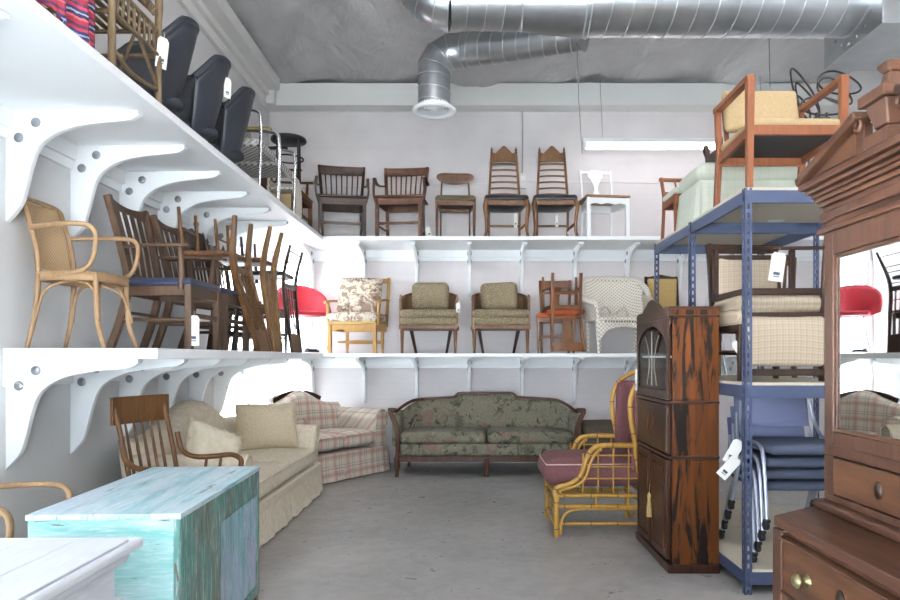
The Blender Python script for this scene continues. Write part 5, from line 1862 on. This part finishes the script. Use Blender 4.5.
MB().sweep([(-W2 / 2 + .04, -D2 / 2 + .04, .555), (W2 / 2 - .04, -D2 / 2 + .04, .555), (W2 / 2 - .04, D2 / 2 - .04, .555), (-W2 / 2 + .04, D2 / 2 - .04, .555)], .022, .03, side=(0, 0, 1), closed=True).build('belt_molding', ds, t, .008, 3)
MB().bb(-W2 / 2 + .03, W2 / 2 - .03, -D2 / 2 + .03, D2 / 2 - .03, 0, .06).build('plinth', ds, t, .006)

t = thing('teal_cabinet', 'teal and aqua distressed painted cabinet standing in front of the cream sofa', 'cabinet', (-1.435, 3.09, 0), R(2.6))
W3, D3, H3 = .585, 1.12, .75
tp = MB()
N = 5
for k in range(N):
    a = -W3 / 2 + W3 * k / N
    tp.bb(a + .0006, a + W3 / N - .0006, -D3 / 2, D3 / 2, H3 - .022, H3)
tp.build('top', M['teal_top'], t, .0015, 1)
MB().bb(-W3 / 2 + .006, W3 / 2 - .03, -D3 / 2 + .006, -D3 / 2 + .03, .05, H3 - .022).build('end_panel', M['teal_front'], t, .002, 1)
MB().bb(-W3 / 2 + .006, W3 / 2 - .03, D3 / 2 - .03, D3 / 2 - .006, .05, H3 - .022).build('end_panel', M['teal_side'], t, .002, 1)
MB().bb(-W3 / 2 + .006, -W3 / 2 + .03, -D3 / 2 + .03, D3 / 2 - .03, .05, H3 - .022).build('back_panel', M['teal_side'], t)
MB().bb(-W3 / 2 + .03, W3 / 2 - .04, -D3 / 2 + .03, D3 / 2 - .03, .08, .10).build('bottom_board', M['teal_side'], t)
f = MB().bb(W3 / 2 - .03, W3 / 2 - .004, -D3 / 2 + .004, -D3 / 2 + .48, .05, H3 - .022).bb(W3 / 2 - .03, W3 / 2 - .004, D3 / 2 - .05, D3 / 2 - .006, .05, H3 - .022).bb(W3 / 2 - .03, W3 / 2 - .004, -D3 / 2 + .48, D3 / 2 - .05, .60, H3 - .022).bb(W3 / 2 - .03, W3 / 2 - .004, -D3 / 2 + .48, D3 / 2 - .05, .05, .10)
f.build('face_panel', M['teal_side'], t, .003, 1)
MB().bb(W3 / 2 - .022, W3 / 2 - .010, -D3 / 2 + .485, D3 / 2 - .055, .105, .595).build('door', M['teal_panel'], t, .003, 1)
for sx in (-1, 1):
    for sy in (-1, 1):
        MB().box((sx * (W3 / 2 - .035), sy * (D3 / 2 - .035), .025), (.05, .05, .05)).build('foot', M['oak'], t, .003)

# oak arrow-back armchair behind the teal cabinet
oc = chair('oak_armchair', 'golden oak spindle-back armchair between the teal cabinet and the cream sofa', 'armchair',
           dict(W=.52, Wb=.42, Wt=.44, D=.46, H=1.11, sh=.46, wood='oak', crest=(.94, 1.11), n=5, spindle=True, seat='wood', leg='turned', lw=.05, stretch='SFB', lean=.16, cover=.03, roundpost=True, pw=.03, lower=.49, lowrail=True, postH=1.08))
put(oc, (-1.78, 4.08, 0), R(70))
for s in (-1, 1):
    arm = catmull([(s * .22, .26, .86), (s * .225, .22, .74), (s * .24, .12, .70), (s * .28, .0, .705), (s * .31, -.11, .715), (s * .31, -.18, .69), (s * .29, -.20, .64)], 6)
    MB().tube(arm, .017, 10).build('arm', M['oak'], oc)
    for k, (yy, xx) in enumerate(((.05, .25), (-.04, .28))):
        MB().tube([(s * (xx - .04), yy, .46), (s * (xx - .01), yy, .58), (s * (xx + .01), yy, .705)], [.008, .012, .008], 8).build('arm_spindle', M['oak'], oc)
# ------------------------------------------------------------------ things on the blue rack
RZ1, RZ2, RZ0 = 1.209, RT + .004, .144
# orange wood armchair on top
t = thing('orange_armchair', 'reddish cherry wood armchair with tan woven pads standing on top of the blue rack', 'armchair', (1.945, 4.20, RZ2))
W, D = .60, .56
wd = M['orangewood']
for s in (-1, 1):
    x = s * (W / 2 - .02)
    MB().sweep([(x, -D / 2 + .03, 0), (x, -D / 2 + .02, .69)], [.036, .046], [.036, .046]).build('leg', wd, t, .004)
    MB().sweep([(x, D / 2 - .0, 0), (x, D / 2 - .05, .40), (x, D / 2 - .02, .69)], .036, .042).build('leg', wd, t, .004)
    MB().sweep([(x, -D / 2 + .0, .695), (x, D / 2 + .0, .695)], .05, .035).build('arm', wd, t, .006)
    MB().sweep([(x * .98, -D / 2 + .04, .385), (x * .98, D / 2 - .04, .355)], .026, .06).build('side_rail', wd, t, .003)
MB().sweep([(-W / 2 + .02, -D / 2 + .02, .385), (W / 2 - .02, -D / 2 + .02, .385)], .024, .06, side=(0, 1, 0)).build('front_rail', wd, t, .003)
MB().sweep([(-W / 2 + .02, D / 2 - .06, .34), (W / 2 - .02, D / 2 - .06, .34)], .024, .06, side=(0, 1, 0)).build('back_rail', wd, t, .003)
MB().bb(-W / 2 + .05, W / 2 - .05, -D / 2 + .06, D / 2 - .06, .362, .372).build('seat_bottom', M['black'], t)
MB().rbox((0, -.01, .43), (W - .05, D - .05, .065), .03, 6, puff=.012).build('seat_cushion', M['tancloth'], t)
m = Matrix.Translation((0, D / 2 - .045, .68)) @ Matrix.Rotation(R(-12), 4, 'X')
MB().rbox((0, 0, 0), (W - .10, .06, .30), .028, 6, puff=.012, axis=1, mat=m).build('back_cushion', M['tancloth'], t)
for s in (-1, 1):
    MB().sweep([(s * .22, D / 2 - .055, .36), (s * .22, D / 2 + .02, .74)], .03, .018).build('back_strut', wd, t, .003)

# skirted sage bench
t = thing('skirted_bench', 'pale sage striped bench with pleated skirt on the far end of the blue rack top', 'bench', (2.0, 4.97, RZ2))
MB().rbox((0, 0, .37), (.74, .48, .14), .06, 6, puff=.02).build('top_cushion', M['sage'], t)
MB().rbox((0, 0, .27), (.72, .46, .08), .02, 4).build('base', M['sage'], t)
mb = MB()
per = []
for (a, b, k) in (((-.36, -.23), (.36, -.23), 60), ((.36, -.23), (.36, .23), 40), ((.36, .23), (-.36, .23), 60), ((-.36, .23), (-.36, -.23), 40)):
    for i in range(k):
        u = i / k
        p = Vector((*a, 0)).lerp(Vector((*b, 0)), u)
        nr = Vector((b[1] - a[1], -(b[0] - a[0]), 0)).normalized()
        w_ = .03 + .006 * math.sin(u * 50) - (.03 if min(abs(u - .5), abs(u - .04), abs(u - .96)) < .025 else 0)
        per.append((p, nr, w_))
vs, fs = [], []
for (p, nr, w_) in per:
    for z in (.006, .1, .2, .30):
        vs.append(p + nr * w_ * (1 - z / .32) + V(0, 0, z))
K = len(per)
for i in range(K):
    j = (i + 1) % K
    for k in range(3):
        fs.append((i * 4 + k, j * 4 + k, j * 4 + k + 1, i * 4 + k + 1))
mb.add(vs, fs, True).build('skirt', M['sage'], t)

rc = chair('rack_chair', 'slim wooden armchair frame standing behind the pale sage bench', 'chair',
           dict(W=.50, Wb=.50, D=.34, H=.56, sh=.36, wood='orangewood', crest=(.53, .56), back='slats', n=3, sw=.014, seatmat='sage', leg='taper', lw=.028, stretch=None, lean=.08, arms=None, cover=.02))
rc.name = 'wooden_chair'
put(rc, (1.86, 5.40, RZ2), R(0))
t = thing('white_cushion', 'white rounded cushion on the rack top right of the sage bench', 'cushion', (2.13, 4.605, RZ2 + .09))
MB().rbox((0, 0, 0), (.24, .18, .17), .07, 6, puff=.03).build('cover', M['whiteplastic'], t)
# dark upturned stool resting on the sage bench
t = thing('upturned_stool', 'dark carved stool lying upside down on top of the sage bench', 'stool', (2.05, 4.97, RZ2 + .465))
MB().bb(-.27, .27, -.17, .17, 0, .03).build('seat', M['darkwood'], t, .006)
for s in (-1, 1):
    for q in (-1, 1):
        MB().tube([(s * .22, q * .13, .02), (s * .22, q * .13, .10), (s * .23, q * .135, .16), (s * .235, q * .137, .20)], [.026, .018, .026, .018], 10).build('leg', M['darkwood'], t)
    MB().sweep([(s * .22, -.13, .09), (s * .22, .13, .09)], .02, .05).build('rail', M['darkwood'], t, .004)
MB().sweep([(-.22, -.13, .06), (.22, -.13, .06)], .02, .05, side=(0, 1, 0)).build('rail', M['darkwood'], t, .004)
# black wire plant stand with loops
t = thing('wire_stand', 'black looped wire stand on the rack top behind the cherry armchair', 'stand', (2.42, 4.60, RZ2))
for (x, y) in ((-.05, -.06), (.05, -.06), (-.05, .06), (.05, .06)):
    MB().tube([(x, y, 0), (x * .8, y * .8, .45), (x * .7, y * .7, .72)], .008, 8).build('leg', M['blackmetal'], t)
MB().tube([(-.05, -.05, .68), (.05, -.05, .68), (.05, .05, .68), (-.05, .05, .68)], .008, 8, closed=True).build('top_ring', M['blackmetal'], t)
def loop(cx, cy, cz, rx, rz_, tilt, yaw):
    mm = Matrix.Translation((cx + .10, cy, cz + .14)) @ Matrix.Rotation(yaw, 4, 'Z') @ Matrix.Rotation(tilt, 4, 'Y')
    MB().tube([mm @ V(rx * math.cos(a), .015 * math.sin(2 * a), rz_ * math.sin(a)) for a in [2 * PI * k / 28 for k in range(28)]], .007, 7, closed=True).build('wire_loop', M['blackmetal'], t)
for a in ((-.34, .05, .62, .10, .07, .3, .2), (-.32, .05, .60, .07, .05, .2, .1), (-.20, 0, .72, .07, .20, -.5, .2), (-.17, .03, .68, .06, .15, -.55, .2),
          (.05, 0, .80, .16, .075, .15, .1), (.02, 0, .74, .14, .07, .5, .1), (-.06, .0, .64, .16, .06, .1, 0), (-.24, 0.02, .63, .12, .09, .2, .3)):
    loop(*a)

# middle shelf: beige checked chairs stacked seat to seat
bc = dict(W=.54, Wb=.50, D=.50, H=.92, sh=.415, wood='darkwood', crest=(.86, .92), back='slats', n=0, sw=.02, seatmat='beigecheck', st=.07, puff=.02, leg='square', lw=.034, stretch='FB', zs=.12, apron=.04, lean=.06, lower=.47)
k1 = chair('checked_chair', 'dark wood chair with beige checked seat, upright on the middle rack shelf', 'chair', bc, 'beige checked chairs on the middle rack shelf')
MB().rbox((0, .225, .68), (.42, .05, .28), .022, 5, puff=.012, axis=1).build('back_pad', M['beigecheck'], k1)
bc2 = dict(bc); bc2.update(H=.83, crest=(.79, .83), lower=.45, lean=.04, stretch='FB', zs=.02)
k2 = chair('checked_chair', 'dark wood chair with beige checked pads, turned upside down on the upright one', 'chair', bc2, 'beige checked chairs on the middle rack shelf')
MB().rbox((0, .245, .625), (.46, .06, .30), .025, 5, puff=.018, axis=1).build('back_pad', M['beigecheck'], k2)
put(k1, (1.875, 4.24, RZ1), R(3))
put(k2, (1.89, 4.20, RZ1 + .865), rot=(PI, 0, R(-2)))
k3 = chair('ladder_chair', 'dark wood chair frame leaning farther back on the middle rack shelf', 'chair',
           dict(W=.46, D=.34, H=.86, sh=.44, wood='midwood', crest=(.80, .86), n=5, seatmat='beigecheck', stretch='FB', lw=.034, lean=.04))
put(k3, (2.12, 4.92, RZ1), R(180))
price_tag('large white price tag tied to the top of the stacked checked chairs', (1.815, 3.885, 1.97), (0, R(8), 0), .085, .17, .03)
price_tag('small white price tag hanging beside the lower legs of the checked chairs', (1.60, 4.02, 1.45), (0, R(-35), 0), .05, .10, .03)
# white moulded chair and neighbour in the far bay
t = thing('white_shell_chair', 'glossy white moulded chair standing in the far bay of the blue rack', 'chair', (1.82, 5.28, RZ1))
prof = catmull([(-.22, 0, .46), (-.20, 0, .49), (0, 0, .47), (.10, 0, .50), (.14, 0, .60), (.15, 0, .92)], 6)
MB().sweep(prof, .40, .03, side=(0, 1, 0), smooth=True).build('shell', M['whiteplastic'], t, .012, 3)
for s in (-1, 1):
    MB().tube([(-.20, s * .16, .008), (-.16, s * .14, .47)], .012, 8).build('leg', M['steel'], t)
    MB().tube([(.16, s * .16, .008), (.10, s * .14, .48)], .012, 8).build('leg', M['steel'], t)

# bottom shelf: four stacked blue office chairs
def office_chair(label, loc, rz=0, first=None):
    t = thing('stacking_chair', label, 'chair', loc, rz, 'stacked slate blue office chairs')
    MB().rbox((0, -.02, .45), (.47, .44, .055), .024, 6, puff=.008).build('seat', M['slate'], t)
    MB().pillow(lambda u, v: ((u - .5) * .44, .54 + v * .27, .20 + .05 * v - .04 * (1 - (2 * u - 1) ** 2) + .04), .03, 14, 8, p=12, q=.35).build('backrest', M['lavender'], t)
    for s in (-1, 1):
        pts = catmull([(s * .265, -.24, .06), (s * .262, -.22, .20), (s * .26, -.185, .40), (s * .255, -.13, .465), (s * .25, .0, .475), (s * .245, .12, .48), (s * .235, .20, .56), (s * .22, .235, .70)], 5)
        MB().tube(pts, .011, 10).build('side_frame', M['silver'], t)
        MB().tube(catmull([(s * .265, .26, .06), (s * .26, .18, .25), (s * .25, .08, .44), (s * .245, .04, .475)], 5), .011, 10).build('rear_leg', M['silver'], t)
        for yy in (-.24, .26):
            c = MB().lathe([(.0, -.012), (.026, -.012), (.028, -.008), (.028, .008), (.026, .012), (.0, .012)], 14, mat=Matrix.Translation((s * .265, yy + .012, .0285)) @ Matrix.Rotation(R(90), 4, 'Y'))
            c.rbox((s * .265, yy, .055), (.036, .036, .022), .008, 3)
            c.build('caster', M['black'], t)
    return t
oc1 = office_chair('slate blue office chair at the bottom of the stack on the lowest rack shelf', (1.93, 4.12, RZ0))
for k, lab in ((1, 'slate blue office chair, second from the bottom of the stack on the rack'),
               (2, 'slate blue office chair, second from the top of the stack on the rack'),
               (3, 'slate blue office chair topping the stack, its lavender backrest in view')):
    dup(oc1, (1.93 + .0 * k, 4.12 - .055 * k, RZ0 + .078 * k), 0, lab)
price_tag('white price tag hanging high among the chrome legs of the stacked office chairs', (1.60, 3.93, .86), (0, R(28), 0), .07, .15, .02)
price_tag('white price tag hanging low among the chrome legs of the stacked office chairs', (1.575, 3.90, .76), (0, R(42), 0), .07, .15, .02)

# ------------------------------------------------------------------ high left shelf
bl = chair('draped_chair', 'dark wooden chair hidden under the striped blanket on the high left shelf', 'chair',
           dict(W=.46, D=.40, H=.84, sh=.44, wood='darkwood', crest=(.76, .84), n=4, stretch='S'))
put(bl, (-2.05, 2.94, UZ), R(90))
t = thing('striped_blanket', 'red and navy striped knitted blanket over the chair on the high left shelf', 'blanket', (-1.80, 2.94, UZ))
mb = MB()
vs, fs = [], []
nu, nv = 60, 24
for i in range(nu + 1):
    u = i / nu
    for j in range(nv + 1):
        v = j / nv
        y = -.29 + .52 * u
        fold = .030 * math.sin(u * 19) + .012 * math.sin(u * 41 + 1)
        if v < .55:
            z = .015 + .06 * max(0, math.sin(u * 6.0)) * (1 - v) + .44 * v / .55
            x = .0 + fold * (1 - v * .8)
        else:
            k = (v - .55) / .45
            z = .465 + .03 * math.sin(k * PI)
            x = -.02 - .40 * k + fold * .2 * (1 - k)
        vs.append((x, y, z))
for i in range(nu):
    for j in range(nv):
        a = i * (nv + 1) + j
        fs.append((a, a + 1, a + nv + 2, a + nv + 1))
o = mb.add(vs, fs, True).build('cloth', M['blanket'], t)
sd_ = o.modifiers.new('thick', 'SOLIDIFY'); sd_.thickness = .008

# bamboo chair
t = thing('bamboo_chair', 'weathered bamboo armchair with slatted apron next to the striped blanket', 'armchair', (-2.06, 3.535, UZ), 0)
bm_ = M['drybamboo']
hx, hy = .27, .245
for sx in (-1, 1):
    for sy in (-1, 1):
        MB().tube([(sx * hx, sy * hy, 0), (sx * hx, sy * hy, .62)], .019, 10).build('leg', bm_, t)
for z in (.30, .44):
    for s in (-1, 1):
        MB().tube([(s * hx, -hy, z), (s * hx, hy, z)], .013, 8).build('rail', bm_, t)
        MB().tube([(-hx, s * hy, z), (hx, s * hy, z)], .013, 8).build('rail', bm_, t)
for s in (-1, 1):
    for k in range(8):
        y = -hy + .055 * (k + 1) - .003
        MB().tube([(s * hx, y, .30), (s * hx, y, .44)], .008, 6).build('apron_slat', bm_, t)
    MB().tube(catmull([(s * hx, -hy, .12), (s * hx, -.05, .07), (s * hx, hy - .02, .10)], 5), .012, 8).build('brace', bm_, t)
    MB().tube([(s * hx, .02, .30), (s * hx, hy, .10)], .010, 8).build('brace', bm_, t)
    MB().tube([(s * hx, -.02, .30), (0, hy, .10)], .009, 8).build('brace', bm_, t)
    MB().tube(catmull([(s * hx, -hy, .60), (s * hx, -hy + .03, .70), (s * hx, -.05, .74), (s * hx, hy - .04, .72), (s * hx, hy + .02, .62), (s * hx, hy, .46)], 5), .017, 8).build('arm', bm_, t)
    coil = [(s * hx + .022 * math.cos(a * 3.1), -.16 + .36 * a / 40, .53 + .030 * math.sin(a * 3.1)) for a in [k * .5 for k in range(80)]]
    MB().tube(coil, .006, 5).build('twisted_vine', M['drybamboo'], t)
for k in range(10):
    MB().tube([(-hx + .02 + .056 * k, -hy, .455), (-hx + .02 + .056 * k, hy, .455)], .014, 8).build('seat_slat', bm_, t)
MB().tube(catmull([(-hx, -hy, .6), (-hx - .03, -.1, .80), (-hx - .03, .1, .80), (-hx, hy, .6)], 5), .018, 8).build('back_rail', bm_, t)
price_tag('cream price tag hanging from the bamboo armchair on the high left shelf', (-1.755, 3.77, UZ + .40), (R(10), 0, R(60)), .07, .17, .03)

# black moulded tub seats
def tub(label, loc, rz, rot=None):
    t = thing('tub_chair', label, 'chair', loc, rz, 'black moulded tub chairs on the high left shelf')
    shell(t, M['blackshell'], .64, .62, .08, .71, .64, .035, .12, .5)
    rim = []
    W_, D_ = .64, .62
    for i in range(41):
        u = i / 40
        a = -1.18 * PI / 2 + u * 2.36 * PI / 2
        top = .64 + .07 * max(0, math.cos(min(abs(a) * 1.15, PI / 2))) ** .7
        if abs(a) > 1.35:
            top -= (abs(a) - 1.35) * .35
        rim.append((math.sin(a) * (W_ / 2 - .018) * 1.10, math.cos(a) * (D_ / 2 - .018) * 1.16, top))
    MB().tube(rim, .026, 10).build('rim', M['blackshell'], t)
    MB().rbox((0, -.02, .17), (.42, .42, .08), .035, 5, puff=.01).build('seat_pad', M['blackshell'], t)
    MB().lathe([(0, 0), (.20, 0), (.21, .012), (.05, .03), (.04, .12), (0, .12)], 20).build('pedestal', M['black'], t)
    t.scale = (.92, .88, 1.0)
    return t
tub('black moulded tub chair nearest the bamboo armchair, its hollow seat facing us', (-2.06, 4.16, UZ), R(-34))
tub('black moulded tub chair, the middle of three in a row on the high left shelf', (-2.05, 4.70, UZ), R(-38))
tub('black moulded tub chair, the farthest of three, beside the chrome armchair', (-2.05, 5.24, UZ), R(-38))
price_tag('cream price tag on the back of the middle black tub chair', (-1.745, 4.74, UZ + .58), (R(4), 0, R(60)), .06, .14, .02)

def chrome_chair(label, loc, rz, pad):
    t = thing('chrome_armchair', label, 'armchair', loc, rz, 'chrome tube armchairs on the high left shelf')
    for s in (-1, 1):
        MB().tube(catmull([(s * .26, -.24, .01), (s * .26, -.25, .30), (s * .26, -.25, .58), (s * .26, -.20, .66), (s * .26, .10, .68), (s * .26, .20, .62), (s * .26, .22, .30), (s * .26, .22, .01)], 6), .013, 10).build('side_loop', M['steel'], t)
        MB().rbox((s * .26, -.04, .69), (.045, .28, .03), .014, 4).build('arm_pad', M[pad], t)
    for y, z in ((-.24, .36), (.2, .34)):
        MB().tube([(-.26, y, z), (.26, y, z)], .011, 8).build('cross_tube', M['steel'], t)
    MB().rbox((0, -.02, .41), (.48, .44, .07), .03, 5, puff=.01).build('seat', M['zigzag'], t)
    MB().rbox((0, .20, .66), (.46, .06, .34), .028, 5, puff=.01, axis=1).build('backrest', M['zigzag'], t)
    MB().bb(-.24, .24, -.245, -.235, .06, .34).bb(.235, .245, -.2, .2, .06, .34).build('side_panel', M['zigzag'], t) if False else None
    return t
chrome_chair('chrome tube armchair with grey patterned cloth beside the farthest black tub chair', (-2.03, 5.84, UZ), R(90), 'olive')
chrome_chair('chrome tube armchair with grey patterned cloth beside the white wicker stand', (-2.03, 6.40, UZ), R(90), 'black')
t = thing('wicker_stand', 'small white wicker stand with arched openings by the black stool', 'stand', (-1.93, 6.83, UZ))
for s in (-1, 1):
    for (mx, dx) in (('x', 0), ):
        MB().tube(catmull([(s * .13, -.13, 0), (s * .13, -.13, .28), (s * .10, -.13, .44), (0, -.13, .52), (0, -.13, .52)], 4), .014, 8).build('arch', M['wicker'], t)
        MB().tube(catmull([(s * .13, .13, 0), (s * .13, .13, .28), (s * .10, .13, .44), (0, .13, .52), (0, .13, .52)], 4), .014, 8).build('arch', M['wicker'], t)
    MB().rbox((s * .135, 0, .22), (.012, .25, .36), .005, 3).build('side_panel', M['wicker'], t)
MB().rbox((0, 0, .30), (.26, .26, .03), .012, 4).build('shelf', M['wicker'], t)
MB().rbox((0, -.09, .15), (.20, .02, .20), .009, 4).build('tan_panel', M['tancloth'], t)

t = thing('bar_stool', 'tall round black stool at the far end of the high left shelf', 'stool', (-1.97, 7.13, UZ))
MB().lathe([(0, .90), (.17, .90), (.185, .905), (.19, .92), (.185, .94), (0, .945)], 28).build('seat', M['blackleather'], t)
for k in range(4):
    a = PI / 4 + k * PI / 2 + .2
    MB().tube([(.165 * math.cos(a), .165 * math.sin(a), 0), (.15 * math.cos(a), .15 * math.sin(a), .90)], .014, 10).build('leg', M['blackmetal'], t)
for z, r_ in ((.28, .163), (.72, .155)):
    MB().tube([(r_ * math.cos(a), r_ * math.sin(a), z) for a in [2 * PI * k / 28 for k in range(28)]], .009, 8, closed=True).build('foot_ring', M['blackmetal'], t)
oa = chair('oak_armchair', 'brown oak armchair side-on in the far corner of the high left shelf', 'armchair',
           dict(W=.50, D=.46, H=.80, sh=.44, wood='midwood', crest=(.70, .80), n=6, arms='flat', ah=.66, seat='wood', leg='square', lw=.045, stretch='SF', lean=.08))
put(oa, (-2.12, 7.62, UZ), R(90))

# tags on chairs
price_tag('white price tag hanging on the leg of the near navy-seated armchair', (-1.825, 4.345, LZ + .225), (0, 0, R(-4)), .075, .20, .03)
price_tag('white price tag between the mid brown slat armchair and the olive seat chair', (-.52, 7.80, UZ + .115), (0, R(-18), 0), .06, .11, .02)
price_tag('white price tag on the post of the cane-sided armchair beside the floral-cushioned chair', (-.15, 7.778, LZ + .60), (0, 0, 0), .05, .12, .03)
price_tag('white tag under the seat of the tall carved chair beside the olive seat chair', (.53, 7.84, UZ + .29), (0, 0, 0), .04, .17, .03)
price_tag('white tag under the seat of the tall carved chair beside the white chair', (1.02, 7.84, UZ + .27), (0, 0, 0), .035, .14, .03)

# added fill tubes out of view, there to brighten room and ceiling
tube_light('added unseen fluorescent fill light over the middle of the room, left of centre', -1.2, 1.24, 3.4, 4.25, FILL_LAMP)
tube_light('added unseen fluorescent fill light over the middle of the room, right of centre', 1.5, 3.94, 3.4, 4.25, FILL_LAMP)
tube_light('added unseen fluorescent fill light near the shop front, left of centre', -1.2, 1.24, .4, 4.25, FILL_LAMP)
tube_light('added unseen fluorescent fill light near the shop front, right of centre', 1.5, 3.94, .4, 4.25, FILL_LAMP)
